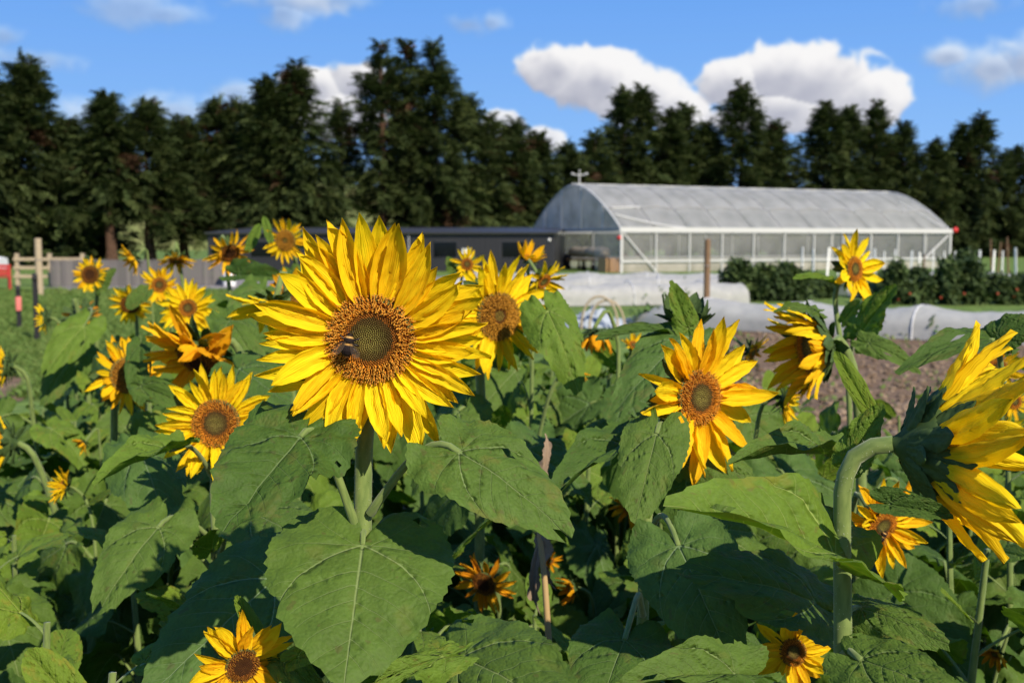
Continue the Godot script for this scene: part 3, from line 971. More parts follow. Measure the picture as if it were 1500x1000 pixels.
func build_row_covers() -> void:
	M.cloth = mat(rgb(0.50, 0.50, 0.475, 0.78), 0.85, 0.2)
	M.cloth.transparency = BaseMaterial3D.TRANSPARENCY_ALPHA
	M.cloth.backlight_enabled = true; M.cloth.backlight = Color(0.55, 0.56, 0.55)
	M.cloth.albedo_texture = noise_map(0.015, 91, [[0.0, Color(0.86, 0.87, 0.88)], [0.5, Color(0.96, 0.96, 0.96)], [1, Color(1, 1, 1)]], 512)
	M.cloth.uv1_triplanar = true; M.cloth.uv1_world_triplanar = true; M.cloth.uv1_scale = Vector3.ONE * 0.5
	M.crop_mesh = leaf_card(3, 10, 0.14)
	M.crop = mat(Color.WHITE, 0.7, 0.3)
	M.crop.vertex_color_use_as_albedo = true
	M.hoop = mat(rgb(0.6, 0.61, 0.61), 0.5)
	cover(on_ground(905, 473), on_ground(1790, 517), 0.52, 1.15, "long white row cover with a tapered end beside the bare soil", true, 1)
	cover(on_ground(700, 449), on_ground(1084, 444), 0.56, 1.2, "white row cover with pale hoops just behind the tapered one", false, 2)
	cover(on_ground(690, 424), on_ground(1180, 426), 0.58, 1.4, "white row cover next to the tunnel house wall, furthest bed", false, 3)
	cover(on_ground(670, 434), on_ground(1150, 436), 0.60, 1.3, "crumpled white row cover between two smoother ones", false, 4)
	cover(on_ground(1235, 434), on_ground(1700, 436), 0.42, 1.2, "low white row cover showing between the staked tomato bushes", false, 5)
	cover(on_ground(1290, 420), on_ground(1720, 420), 0.5, 1.5, "white row cover behind the tomato bushes past the tunnel house", false, 6)

# ---------------------------------------------------------------- other things of the field
func leaf_card(s: int, n: int, size: float) -> ArrayMesh:
	var o := Shape.new()
	var r := RandomNumberGenerator.new()
	r.seed = s
	for k in n:
		var p := Vector3(r.randf_range(-1, 1), r.randf_range(-1, 1), r.randf_range(-1, 1)) * 0.10
		var d := Vector3(r.randf_range(-1, 1), r.randf_range(-0.7, 0.5), r.randf_range(-1, 1)).normalized()
		var w := d.cross(Vector3(r.randf_range(-0.4, 0.4), 1, r.randf_range(-0.4, 0.4))).normalized() * size * 0.28
		var up := w.cross(d).normalized() * size * 0.1
		var a := o.add(p); var b := o.add(p + d * size * 0.4 + w - up); var c := o.add(p + d * size * 0.4 + up * 0.3); var e := o.add(p + d * size * 0.4 - w - up); var t := o.add(p + d * size - up)
		o.tri(a, b, c); o.tri(b, t, c); o.tri(c, t, e); o.tri(a, c, e)
	return o.mesh()

func build_field_things() -> void:
	var wood := mat(Color.WHITE, 0.9, 0.2)
	wood.albedo_texture = noise_map(0.05, 95, [[0.0, rgb(0.10, 0.06, 0.035)], [0.6, rgb(0.20, 0.125, 0.075)], [1.0, rgb(0.28, 0.19, 0.12)]], 256)
	wood.uv1_scale = Vector3(4, 0.5, 1)
	var pale := mat(Color.WHITE, 0.9, 0.2)
	pale.albedo_texture = noise_map(0.05, 96, [[0.0, rgb(0.24, 0.19, 0.12)], [0.6, rgb(0.38, 0.31, 0.21)], [1.0, rgb(0.47, 0.40, 0.28)]], 256)
	pale.uv1_scale = Vector3(4, 0.5, 1)
	var white := mat(rgb(0.74, 0.74, 0.72), 0.6)
	var black := mat(rgb(0.02, 0.02, 0.021), 0.6)
	var grey := mat(rgb(0.22, 0.21, 0.21), 0.8)
	var r := RandomNumberGenerator.new()
	r.seed = 303
	# round posts
	for q in [[1035, 455, 350, 0.072, wood, "brown round timber post standing among the row covers"], [58, 433, 349, 0.10, pale, "pale round timber post on the lawn near the gate"]]:
		var p := on_ground(q[0], q[1])
		var high: float = at(q[0], q[2], -(tilt.inverse() * (p - EYE)).z).y
		var o := thing("timber_post", q[5], "post", p)
		var s := Shape.new()
		s.tube([Vector3(0, -0.1, 0), Vector3(0.0, high * 0.5, 0), Vector3(0.0, high - 0.02, 0), Vector3(0, high, 0)], [q[3] * 1.06, q[3], q[3] * 0.96, q[3] * 0.8], 12)
		part("shaft", s.mesh(), q[4], o)
		var c := Shape.new()
		c.tube([Vector3(0, high * 0.62, 0), Vector3(0, high * 0.62 + 0.02, 0)], [q[3] * 1.07], 12)
		part("wire_band", c.mesh(), grey, o)
	# thin black fence standards, one with a strip of pink tape
	for q in [[28, 486, 416, "thin black fence standard on the lawn with a strip of pink tape"], [54, 505, 398, "plain thin black fence standard on the lawn near the soil edge"]]:
		var p := on_ground(q[0], q[1])
		var high: float = at(q[0], q[2], -(tilt.inverse() * (p - EYE)).z).y
		var o := thing("fence_standard", q[3], "fence post", p)
		var s := Shape.new()
		for a in 3:
			s.box(Vector3(0, high * 0.5 - 0.05, 0) + Basis(Vector3.UP, TAU * a / 3.0) * Vector3(0.022, 0, 0), Vector3(0.044, high, 0.008), Basis(Vector3.UP, TAU * a / 3.0))
		part("shaft", s.mesh(), black, o)
		var ins := Shape.new()
		ins.tube([Vector3(0, high - 0.12, 0), Vector3(0, high - 0.02, 0)], [0.045, 0.035], 8)
		part("insulator", ins.mesh(), black, o)
		if q[0] == 28:
			var t := Shape.new()
			t.tube([Vector3(0, high * 0.45, 0), Vector3(0, high * 0.74, 0)], [0.05, 0.052], 8)
			part("tape", t.mesh(), mat(rgb(0.62, 0.17, 0.14), 0.7), o)
	# post and rail gate, grey paling fence, red seat and white vehicle at the lawn's far side
	var g0 := on_ground(26, 419)
	var gate := thing("rail_fence", "weathered timber rail fence behind the pale post", "fence", g0)
	for x in [0.0, 1.15, 2.3]:
		var s := Shape.new()
		s.box(Vector3(x, 0.55, 0), Vector3(0.12, 1.2, 0.12))
		part("post", s.mesh(), pale, gate)
	for y in [0.35, 0.65, 0.95]:
		var s := Shape.new()
		s.box(Vector3(1.15, y, 0.085), Vector3(2.5, 0.11, 0.035))
		part("rail", s.mesh(), pale, gate)
	var f0 := on_ground(74, 420)
	var f1 := on_ground(330, 418)
	var fence := thing("paling_fence", "low grey paling fence between the lawn and the trees", "fence", f0)
	var fd := f1 - f0
	fence.rotation.y = atan2(-fd.z, fd.x)
	var pal := Shape.new()
	pal.box(Vector3(0, 0.46, 0), Vector3(0.098, 0.88, 0.022))
	pal.box(Vector3(0, 0.92, 0), Vector3(0.06, 0.05, 0.02))
	var pm := pal.mesh()
	var n := int(fd.length() / 0.105)
	var greys := [mat(rgb(0.11, 0.102, 0.10), 0.85), mat(rgb(0.135, 0.125, 0.118), 0.85), mat(rgb(0.09, 0.085, 0.083), 0.85)]
	for k in mini(n, 140):
		part("paling", pm, greys[r.randi() % 3], fence, Transform3D(Basis(Vector3(0, 0, 1), r.randf_range(-0.012, 0.012)), Vector3(0.05 + 0.105 * k, r.randf_range(-0.015, 0.01), r.randf_range(-0.004, 0.004))))
	for y in [0.25, 0.72]:
		var s := Shape.new()
		s.box(Vector3(fd.length() * 0.5, y, -0.04), Vector3(fd.length(), 0.09, 0.04))
		part("rail", s.mesh(), grey, fence)
	var seat := thing("garden_seat", "red painted wooden garden seat at the edge of the lawn", "seat", on_ground(-12, 427))
	seat.rotation.y = 0.5
	var redm := mat(rgb(0.33, 0.02, 0.018), 0.5)
	for x in [-0.5, 0.5]:
		for z in [-0.22, 0.22]:
			var s := Shape.new()
			s.box(Vector3(x, 0.42 if z < 0 else 0.22, z), Vector3(0.07, 0.84 if z < 0 else 0.44, 0.06))
			part("leg", s.mesh(), redm, seat)
	for k in 4:
		var s := Shape.new()
		s.box(Vector3(0, 0.455, -0.17 + 0.12 * k), Vector3(1.15, 0.025, 0.10))
		part("seat_slat", s.mesh(), redm, seat)
	for k in 3:
		var s := Shape.new()
		s.box(Vector3(0, 0.55 + 0.12 * k, -0.262), Vector3(1.15, 0.10, 0.022))
		part("back_slat", s.mesh(), redm, seat)
	var car := thing("parked_car", "white car parked under the trees by the red seat", "car", on_ground(-72, 406))
	car.rotation.y = 0.15
	var hull := Shape.new()
	var prof := [Vector2(-2.1, 0.32), Vector2(-2.15, 0.75), Vector2(-1.6, 0.9), Vector2(-0.9, 1.36), Vector2(0.7, 1.40), Vector2(1.35, 0.95), Vector2(2.1, 0.82), Vector2(2.15, 0.32)]
	for side in [-1, 1]:
		var m := hull.add(Vector3(0, 0.7, 0.85 * side))
		var first := hull.v.size()
		for p in prof: hull.add(Vector3(p.x, p.y, (0.85 if p.y < 1.2 else 0.74) * side))
		for k in prof.size():
			if side > 0: hull.tri(m, first + k, first + (k + 1) % prof.size())
			else: hull.tri(m, first + (k + 1) % prof.size(), first + k)
	for k in prof.size():
		var a: Vector2 = prof[k]; var b: Vector2 = prof[(k + 1) % prof.size()]
		var wa := 0.85 if a.y < 1.2 else 0.74; var wb := 0.85 if b.y < 1.2 else 0.74
		hull.quad(Vector3(a.x, a.y, wa), Vector3(a.x, a.y, -wa), Vector3(b.x, b.y, -wb), Vector3(b.x, b.y, wb))
	part("body", hull.mesh(), white, car)
	var gl := mat(rgb(0.02, 0.022, 0.025), 0.1, 0.6)
	for q in [[-0.5, 0.7], [0.35, 0.75]]:
		var s := Shape.new()
		s.box(Vector3(q[0], 1.12, 0.815), Vector3(q[1], 0.30, 0.02), Basis(Vector3.RIGHT, -0.22))
		part("window", s.mesh(), gl, car)
	for wx in [-1.45, 1.45]:
		for wz in [-0.78, 0.78]:
			var s := Shape.new()
			s.lathe([Vector2(0, -0.1), Vector2(0.3, -0.1), Vector2(0.34, -0.05), Vector2(0.34, 0.05), Vector2(0.3, 0.1), Vector2(0, 0.1)], 18, Transform3D(Basis.IDENTITY, Vector3(wx, 0.345, wz)))
			var tyre := part("wheel", s.mesh(), black, car)
			var h := Shape.new()
			h.lathe([Vector2(0, -0.11), Vector2(0.17, -0.11), Vector2(0.19, 0.0), Vector2(0.17, 0.11), Vector2(0, 0.11)], 14, Transform3D(Basis.IDENTITY, Vector3(wx, 0.345, wz)))
			part("rim", h.mesh(), grey, tyre)
	# white stakes in a row in front of the tunnel house
	for k in 21:
		var x := 1176.0 + 17.2 * k + r.randf_range(-4, 4)
		var base := on_ground(x, 405.0 + r.randf_range(-1.5, 1.5))
		var high: float = at(x, r.randf_range(361, 370), -(tilt.inverse() * (base - EYE)).z).y
		var o := thing("white_stake", "short white plant stake in the row before the tunnel house", "stake", base, "white plant stakes")
		o.rotation = Vector3(0, r.randf() * 3.0, r.randf_range(-0.07, 0.07))
		var s := Shape.new()
		s.box(Vector3(0, high * 0.5 - 0.03, 0), Vector3(0.09, high, 0.035))
		part("shaft", s.mesh(), white, o)
		var c := Shape.new()
		c.box(Vector3(0, high - 0.01, 0), Vector3(0.07, 0.05, 0.03))
		part("cap", c.mesh(), white, o)
	for q in [[1453, 350, "leaning brown stake behind the tomato bushes"], [1461, 354, "upright brown stake paired with the leaning one"], [1478, 347, "tall brown stake at the end of the white stakes"], [1352, 372, "short brown stake near the tunnel house end"]]:
		var base := on_ground(q[0], 408)
		var high: float = at(q[0], q[1], -(tilt.inverse() * (base - EYE)).z).y
		var o := thing("brown_stake", q[2], "stake", base, "brown garden stakes")
		o.rotation.z = r.randf_range(-0.16, 0.08)
		var s := Shape.new()
		s.tube([Vector3(0, -0.05, 0), Vector3(0.0, high * 0.5, 0), Vector3(0, high, 0)], [0.04, 0.038, 0.03], 7)
		part("shaft", s.mesh(), wood, o)
		var tie := Shape.new()
		tie.tube([Vector3(0, high * 0.7, 0), Vector3(0, high * 0.7 + 0.03, 0)], [0.05], 7)
		part("tie", tie.mesh(), pale, o)
	# tomato bushes
	var green := mat(Color.WHITE, 0.65, 0.3)
	green.vertex_color_use_as_albedo = true
	green.backlight_enabled = true; green.backlight = Color(0.4, 0.5, 0.2)
	var cards := [leaf_card(1, 14, 0.15), leaf_card(2, 14, 0.13)]
	var fruit := Shape.new()
	fruit.lathe([Vector2(0, -0.03), Vector2(0.026, -0.02), Vector2(0.035, 0.0), Vector2(0.026, 0.022), Vector2(0, 0.027)], 8)
	var fm := fruit.mesh()
	var fmat := mat(rgb(0.30, 0.05, 0.02), 0.4)
	var stalk := mat(rgb(0.07, 0.10, 0.03), 0.8)
	var bushes := []
	for k in 6: bushes.append([1078 + 19 * k, 441, r.randf_range(383, 408), r.randf_range(0.26, 0.42)])
	for k in 10: bushes.append([1296 + 24 * k + r.randf_range(-9, 9), 446, r.randf_range(382, 425), r.randf_range(0.18, 0.30)])
	for k in 2: bushes.append([1205 + 70 * k, 437, r.randf_range(405, 420), 0.26])
	for k in 5: bushes.append([1300 + 47 * k, 428, r.randf_range(392, 408), 0.3])
	bushes.append([1412, 440, 372, 0.3])
	for k in bushes.size():
		var q: Array = bushes[k]
		var base := on_ground(q[0], q[1])
		var high: float = at(q[0], q[2], -(tilt.inverse() * (base - EYE)).z).y
		var o := thing("tomato_bush", "dark leafy tomato bush behind the long row cover", "bush", base, "tomato bushes beyond the row covers")
		var s := Shape.new()
		for j in 3:
			s.tube([Vector3(r.randf_range(-0.08, 0.08), 0, r.randf_range(-0.08, 0.08)), Vector3(r.randf_range(-0.15, 0.15), high * 0.5, r.randf_range(-0.1, 0.1)), Vector3(r.randf_range(-0.2, 0.2), high * 0.95, r.randf_range(-0.15, 0.15))], [0.016, 0.012, 0.006], 5)
		part("stalk", s.mesh(), stalk, o)
		var places := []
		var colors := []
		for j in int(150 * high):
			var f := pow(r.randf(), 0.8)
			var rad: float = q[3] * (0.55 + 0.6 * sin(PI * clampf(f * 0.85 + 0.1, 0, 1))) * sqrt(r.randf()) * r.randf_range(0.7, 1.25)
			var a := r.randf() * TAU
			var sc := r.randf_range(0.6, 1.25)
			places.append(Transform3D(Basis.from_euler(Vector3(r.randf_range(-0.6, 0.6), r.randf() * TAU, r.randf_range(-0.6, 0.6))).scaled(Vector3.ONE * sc), Vector3(cos(a) * rad, 0.05 + f * high, sin(a) * rad)))
			var c := Color(0.035, 0.06, 0.02).lerp(Color(0.11, 0.16, 0.045), r.randf() * r.randf())
			colors.append(c)
		scatter("foliage", cards[k % 2], green, o, places, colors)
		if k in [7, 10, 13, 15]:
			for j in 3:
				part("tomato", fm, fmat, o, Transform3D(Basis.IDENTITY, Vector3(r.randf_range(-0.3, 0.3), r.randf_range(0.12, 0.4), r.randf_range(0.2, 0.4))))
	# bleached netting left in a heap
	var heap := thing("netting_heap", "crumpled heap of pale blue and white netting near the row cover end", "netting", on_ground(868, 478))
	var hs := Shape.new()
	var hn := noise(2.2, 9, 3)
	for iy in 13:
		for ix in 25:
			var a := TAU * ix / 24.0
			var f := iy / 12.0
			var rr := f * (0.75 + 0.25 * hn.get_noise_2d(cos(a) * 2, sin(a) * 2))
			hs.add(Vector3(cos(a) * rr * 0.85, maxf(0.01, 0.30 * pow(1.0 - f, 0.7) * (1.0 + 0.9 * hn.get_noise_2d(cos(a) * rr * 3.0, sin(a) * rr * 3.0))), sin(a) * rr * 0.6))
	for iy in 12:
		for ix in 24:
			var a := iy * 25 + ix
			hs.tri(a, a + 26, a + 1); hs.tri(a, a + 25, a + 26)
	part("net", hs.mesh(), mat(rgb(0.30, 0.34, 0.38), 0.8), heap)
	var hoop := thing("wire_hoop", "bent straw coloured hoop standing by the netting heap", "hoop", on_ground(880, 482))
	for q in [[-0.35, 0.3, 0.62], [-0.2, 0.42, 0.55]]:
		var s := Shape.new()
		s.tube(bezier(Vector3(q[0], -0.05, 0), Vector3(q[0] - 0.05, q[2] * 1.3, 0), Vector3(q[1] + 0.02, q[2] * 1.3, 0.05), Vector3(q[1], 0.0, 0.1), 12), [0.022], 6)
		part("wire", s.mesh(), pale, hoop)
	# white bucket under the left flowers and pale stones of the plot edge
	var bucket := thing("white_bucket", "white plastic bucket on the gravel before the dark shed", "bucket", on_ground(336, 419))
	var bs := Shape.new()
	bs.tube([Vector3(0, 0.01, 0), Vector3(0, 0.6, 0)], [0.21, 0.26], 16, false)
	bs.tube([Vector3(0, 0.60, 0), Vector3(0, 0.64, 0)], [0.275], 16)
	part("body", bs.mesh(), white, bucket)
	var hd := Shape.new()
	hd.tube(bezier(Vector3(-0.27, 0.58, 0), Vector3(-0.27, 0.36, 0.2), Vector3(0.27, 0.36, 0.2), Vector3(0.27, 0.58, 0), 10), [0.012], 5)
	part("handle", hd.mesh(), grey, bucket)

# ---------------------------------------------------------------- leaf, petal, bract and floret shapes
func leaf_mesh(fold: float, edge: float, bend: float, wave: float, s: int, narrow := false) -> ArrayMesh:
	# blade of unit length along +Y from the petiole, about one unit wide, upper side +Z
	var o := Shape.new()
	var r := RandomNumberGenerator.new()
	r.seed = s
	var n := noise(1.6, s, 3)
	var rings := 9
	var segs := 96
	var degs := [0, 10, 22, 42, 68, 92, 118, 140, 158, 170, 180]
	var rad := [1.0, 0.90, 0.76, 0.61, 0.525, 0.49, 0.46, 0.40, 0.30, 0.17, 0.06]
	if narrow:
		rad = [1.0, 0.97, 0.92, 0.76, 0.55, 0.42, 0.33, 0.24, 0.15, 0.09, 0.05]
	var ph := r.randf() * TAU
	var teeth := []
	for k in segs: teeth.append((0.018 if k % 2 else -0.012) + r.randf_range(-0.012, 0.012) - (r.randf_range(0.05, 0.13) if r.randf() < 0.035 else 0.0))
	var c := o.add(Vector3.ZERO, Vector2(0.5, 0.4 / 1.45))
	for k in rings:
		var f := pow((k + 1.0) / rings, 0.9)
		for j in segs:
			var th := TAU * j / segs
			var dg := rad_to_deg(th if th < PI else TAU - th)
			var R: float = table(degs, rad, dg)
			if narrow: R *= 0.98
			if k == rings - 1: R *= 1.0 + teeth[j] * (0.5 if narrow else 1.0)
			var x := sin(th) * R * f
			var y := cos(th) * R * f
			if narrow: x *= 0.9
			var ax := absf(x)
			var z := fold * ax - edge * ax * ax * 2.2 - bend * y * y * signf(y) * (1.0 if y > 0 else 0.6)
			z += wave * (sin(th * 5.0 + ph) * 0.5 + sin(th * 9.0 + ph * 2.0) * 0.3) * f * f * f
			z += wave * 0.9 * n.get_noise_2d(x * 2.2, y * 2.2) * f
			z -= 0.014 * exp(-pow(ax / 0.022, 2.0)) * smoothstep(1.0, 0.7, y)
			o.add(Vector3(x, y, z), Vector2(x / 1.3 + 0.5, (y + 0.4) / 1.45))
	for j in segs:
		o.tri(c, c + 1 + j, c + 1 + (j + 1) % segs)
	var holes := []
	for k in r.randi() % 4: holes.append([r.randi_range(3, 7), r.randi() % segs, r.randi_range(1, 3)])
	for k in rings - 1:
		for j in segs:
			var eaten := false
			for q in holes: eaten = eaten or (q[0] == k and posmod(j - q[1], segs) < q[2])
			if eaten: continue
			var a := c + 1 + k * segs + j
			var b := c + 1 + k * segs + (j + 1) % segs
			o.tri(a, a + segs, b + segs); o.tri(a, b + segs, b)
	return o.mesh()

func make_leaf_shapes() -> void:
	# fold, edge droop, length droop, waviness
	for q in [[0.10, 0.16, 0.16, 0.05], [0.16, 0.22, 0.34, 0.06], [0.42, 0.10, 0.22, 0.05], [0.05, 0.30, 0.45, 0.08], [0.22, 0.34, 0.24, 0.09], [0.12, 0.12, 0.62, 0.06], [0.30, 0.24, 0.05, 0.08], [-0.10, 0.25, 0.30, 0.10]]:
		leaf_kinds.append(leaf_mesh(q[0], q[1], q[2], q[3], 200 + leaf_kinds.size()))
	for q in [[0.24, 0.2, 0.10, 0.03], [0.22, 0.1, 0.32, 0.04]]:      # 8 and 9: narrow young leaves
		leaf_kinds.append(leaf_mesh(q[0], q[1], q[2], q[3], 200 + leaf_kinds.size(), true))
	var pet := Shape.new()                                            # a petiole of unit length along +Y, arched toward +Z
	pet.tube(bezier(Vector3.ZERO, Vector3(0, 0.35, 0.10), Vector3(0, 0.75, 0.14), Vector3(0, 1, 0), 8), [0.036, 0.03, 0.027, 0.025, 0.024, 0.023, 0.022, 0.022, 0.022], 7)
	M.petiole_mesh = pet.mesh()

func petal_mesh(wide: float, cup: float, bend: float, twist: float, sway: float, s: int, split := false) -> ArrayMesh:
	var o := Shape.new()
	var r := RandomNumberGenerator.new()
	r.seed = s
	var n := noise(2.0, s, 2)
	var nl := 14
	var nw := 8
	for k in nl + 1:
		var t := float(k) / nl
		var w: float = wide * table([0, 0.08, 0.22, 0.42, 0.6, 0.75, 0.87, 0.95, 1.0], [0.55, 0.74, 0.93, 1.0, 0.93, 0.74, 0.45, 0.19, 0.01], t)
		w *= 1.0 + 0.10 * n.get_noise_1d(t * 3.0)
		for j in nw + 1:
			var u := 2.0 * j / nw - 1.0
			var z := cup * u * u * (1.0 - 0.3 * t) + 0.028 * cos(u * PI * 2.0) * sin(PI * minf(1.0, t + 0.12)) * (1.0 - 0.4 * t)
			z += 0.03 * n.get_noise_2d(u * 1.4, t * 2.4)
			var x := u * w
			var y := t
			if split and t > 0.86: y -= 0.10 * (1.0 - absf(absf(u) - 0.5) * 2.0) * (t - 0.86) / 0.14 * -1.0 + 0.10 * (t - 0.86) / 0.14
			var a := twist * t
			var p := Vector3(x * cos(a) - z * sin(a) + sway * t * t, y, x * sin(a) + z * cos(a) + bend * t * t)
			o.add(p, Vector2(0.5 + 0.48 * u, t))
	for k in nl:
		for j in nw:
			var a := k * (nw + 1) + j
			o.tri(a, a + nw + 1, a + nw + 2); o.tri(a, a + nw + 2, a + 1)
	return o.mesh()

func make_flower_shapes() -> void:
	var r := RandomNumberGenerator.new()
	r.seed = 44
	for k in 14:
		petal_kinds.append(petal_mesh(r.randf_range(0.115, 0.155), r.randf_range(0.02, 0.10), r.randf_range(-0.22, 0.30), r.randf_range(-0.42, 0.42), r.randf_range(-0.2, 0.2), 500 + k, k % 5 == 4))
	for k in 4:
		bract_kinds.append(petal_mesh(0.25, 0.06, [-0.12, 0.1, -0.3, 0.2][k], r.randf_range(-0.2, 0.2), r.randf_range(-0.1, 0.1), 560 + k))
	floret_kinds.hero = florets(1500, "hero")
	floret_kinds.mid = florets(620, "hero")
	floret_kinds.gold = florets(800, "gold")
	floret_kinds.dark = florets(420, "dark")

func disc_height(p: float) -> float:
	return 0.17 * (1.0 - p * p) - 0.09 * exp(-pow(p / 0.3, 2.0))

func florets(n: int, style: String) -> ArrayMesh:
	# Vogel spiral of disc florets on a dome of radius one: open tubes with curled stigmas outside, closed buds inside
	var o := Shape.new()
	var r := RandomNumberGenerator.new()
	r.seed = n
	var gap := sqrt(PI / n)
	for k in n:
		var p := sqrt((k + 0.5) / n)
		var a := k * 2.399963
		var open := p > (0.60 if style == "hero" else 0.30 if style == "gold" else 0.55)
		var ring := p > (0.50 if style == "hero" else 0.22 if style == "gold" else 0.45) and not open
		var at0 := Vector3(cos(a) * p, sin(a) * p, disc_height(p) - 0.02)
		var up := Vector3(cos(a) * p * 0.55, sin(a) * p * 0.55, 1).normalized()
		var h := (0.10 + r.randf() * 0.05) if open else 0.05
		var half := gap * (0.27 if open else 0.36)
		var tint := r.randf_range(0.75, 1.3)
		var c: Color
		match style:
			"hero":
				c = Color(0.50, 0.18, 0.016) if open else Color(0.28, 0.10, 0.013) if ring else Color(0.075, 0.05, 0.014).lerp(Color(0.19, 0.17, 0.04), smoothstep(0.52, 0.12, p))
			"gold":
				c = Color(0.40, 0.19, 0.02) if open else Color(0.11, 0.04, 0.01) if ring else Color(0.20, 0.15, 0.03)
			_:
				c = Color(0.16, 0.055, 0.010) if open else Color(0.045, 0.018, 0.006)
		c = c * tint
		c.a = 1.0
		var x := up.cross(Vector3(-sin(a), cos(a), 0)).normalized()
		var y := up.cross(x)
		var lean := (Vector3(r.randf_range(-1, 1), r.randf_range(-1, 1), 0) * 0.035) if open else Vector3.ZERO
		var first := o.v.size()
		for q in [[1, 1], [-1, 1], [-1, -1], [1, -1]]:
			o.add(at0 + (x * q[0] + y * q[1]) * half, Vector2.ZERO, c)
		for q in [[1, 1], [-1, 1], [-1, -1], [1, -1]]:
			o.add(at0 + up * h * 0.8 + lean * 0.7 + (x * q[0] + y * q[1]) * half * (0.8 if open else 0.72), Vector2.ZERO, c)
		o.add(at0 + up * h + lean, Vector2.ZERO, c)
		for q in 4:
			var q2: int = (q + 1) % 4
			o.tri(first + q, first + 4 + q, first + q2); o.tri(first + q2, first + 4 + q, first + 4 + q2)
			o.tri(first + 4 + q, first + 8, first + 4 + q2)
		if open and r.randf() < 0.62:
			var tip := Color(0.62, 0.30, 0.04) * r.randf_range(0.7, 1.15)
			tip.a = 1.0
			for sd in [-1.0, 1.0]:
				var d: Vector3 = (x * sd + y * r.randf_range(-0.8, 0.8)).normalized()
				var b0 := at0 + up * h * 0.95 + lean
				var b1: Vector3 = b0 + up * 0.045 + d * 0.02
				var b2: Vector3 = b1 + d * 0.032 - up * 0.012
				var w := up.cross(d) * 0.009
				var i0 := o.add(b0 - w, Vector2.ZERO, c); var i1 := o.add(b0 + w, Vector2.ZERO, c)
				var i2 := o.add(b1 + w, Vector2.ZERO, tip); var i3 := o.add(b1 - w, Vector2.ZERO, tip); var i4 := o.add(b2, Vector2.ZERO, tip)
				o.tri(i0, i2, i1); o.tri(i0, i3, i2); o.tri(i3, i4, i2)
	return o.mesh(true)

# ---------------------------------------------------------------- sunflower parts
func add_head(plant: Node3D, where: Vector3, n: Vector3, r: float, length: float, count: int, q := {}) -> void:
	# q: tilt of the petals out of the disc's plane (degrees, + toward the face), spread of it, tone, florets, bract material, roll, bracts, wide
	var b := facing(n, q.get("roll", 0.0))
	var head := Shape.new()
	head.lathe([Vector2(0.14 * r, -0.92 * r), Vector2(0.3 * r, -0.72 * r), Vector2(0.72 * r, -0.48 * r), Vector2(1.0 * r, -0.2 * r), Vector2(1.04 * r, 0.0), Vector2(0.98 * r, 0.04 * r), Vector2(0.9 * r, 0.05 * r)], 28)
	var bm: Material = q.get("bract", M.bract)
	var o := part("flower_head", head.mesh(), bm, plant, Transform3D(b, where - plant.position))
	var tone: int = q.get("tone", 0)
	var tilt0: float = q.get("tilt", 8.0)
	var spread: float = q.get("spread", 12.0)
	if count > 0:
		var disc := Shape.new()
		var prof := []
		for k in 9: prof.append(Vector2(r * (1.0 - k / 8.0), r * (disc_height(1.0 - k / 8.0) - 0.01)))
		disc.lathe(prof, 24)
		part("disc", disc.mesh(), M.disc, o)
		var fl := part("floret_mass", floret_kinds[q.get("florets", "mid")], M.floret, o, Transform3D(Basis.from_scale(Vector3.ONE * r * 1.0), Vector3.ZERO))
		fl.set_meta("kind", "stuff")
	for k in count:
		var layer := k % 3
		var a := TAU * k / count + rng.randf_range(-0.55, 0.55) * TAU / count
		if q.has("missing") and fposmod(a - q.missing[0], TAU) < q.missing[1]: continue
		var up := deg_to_rad(tilt0 + rng.randf_range(-spread, spread) + (layer - 1) * -5.0)
		var l := length * rng.randf_range(0.80, 1.12) * (0.92 if layer == 0 else 1.0)
		var wd: float = l * rng.randf_range(0.88, 1.2) * q.get("wide", 1.0)
		var turn := Basis(Vector3(0, 0, 1), a - PI * 0.5)
		var rot := turn * Basis(Vector3.RIGHT, up) * Basis(Vector3(0, 0, 1), rng.randf_range(-0.13, 0.13)) * Basis(Vector3.UP, rng.randf_range(-0.4, 0.4))
		var start := turn * Vector3(0, r * 0.95, -0.03 * r - layer * 0.06 * r)
		var m: Material = M.petal[mini(4, tone + (1 if rng.randf() < 0.4 else 0))]
		part("petal", petal_kinds[rng.randi() % petal_kinds.size()], m, o, Transform3D(rot.scaled_local(Vector3(wd, l, l)), start))
	var nb: int = q.get("bracts", 15)
	for k in nb:
		var row := k % 3
		var a := TAU * k / nb + rng.randf_range(-0.15, 0.15)
		var turn := Basis(Vector3(0, 0, 1), a - PI * 0.5)
		var up := deg_to_rad(q.get("bract_tilt", minf(24.0, tilt0 - spread - 6.0)) + [-24.0, -11.0, 4.0][row] + rng.randf_range(-9, 9))
		var l: float = r * rng.randf_range(0.85, 1.2) * q.get("bract_size", 1.0)
		part("bract", bract_kinds[rng.randi() % bract_kinds.size()], bm, o, Transform3D((turn * Basis(Vector3.RIGHT, up)).scaled_local(Vector3(l * 1.1, l, l)), turn * Vector3(0, r * [0.46, 0.76, 0.99][row], -r * [0.66, 0.47, 0.16][row])))

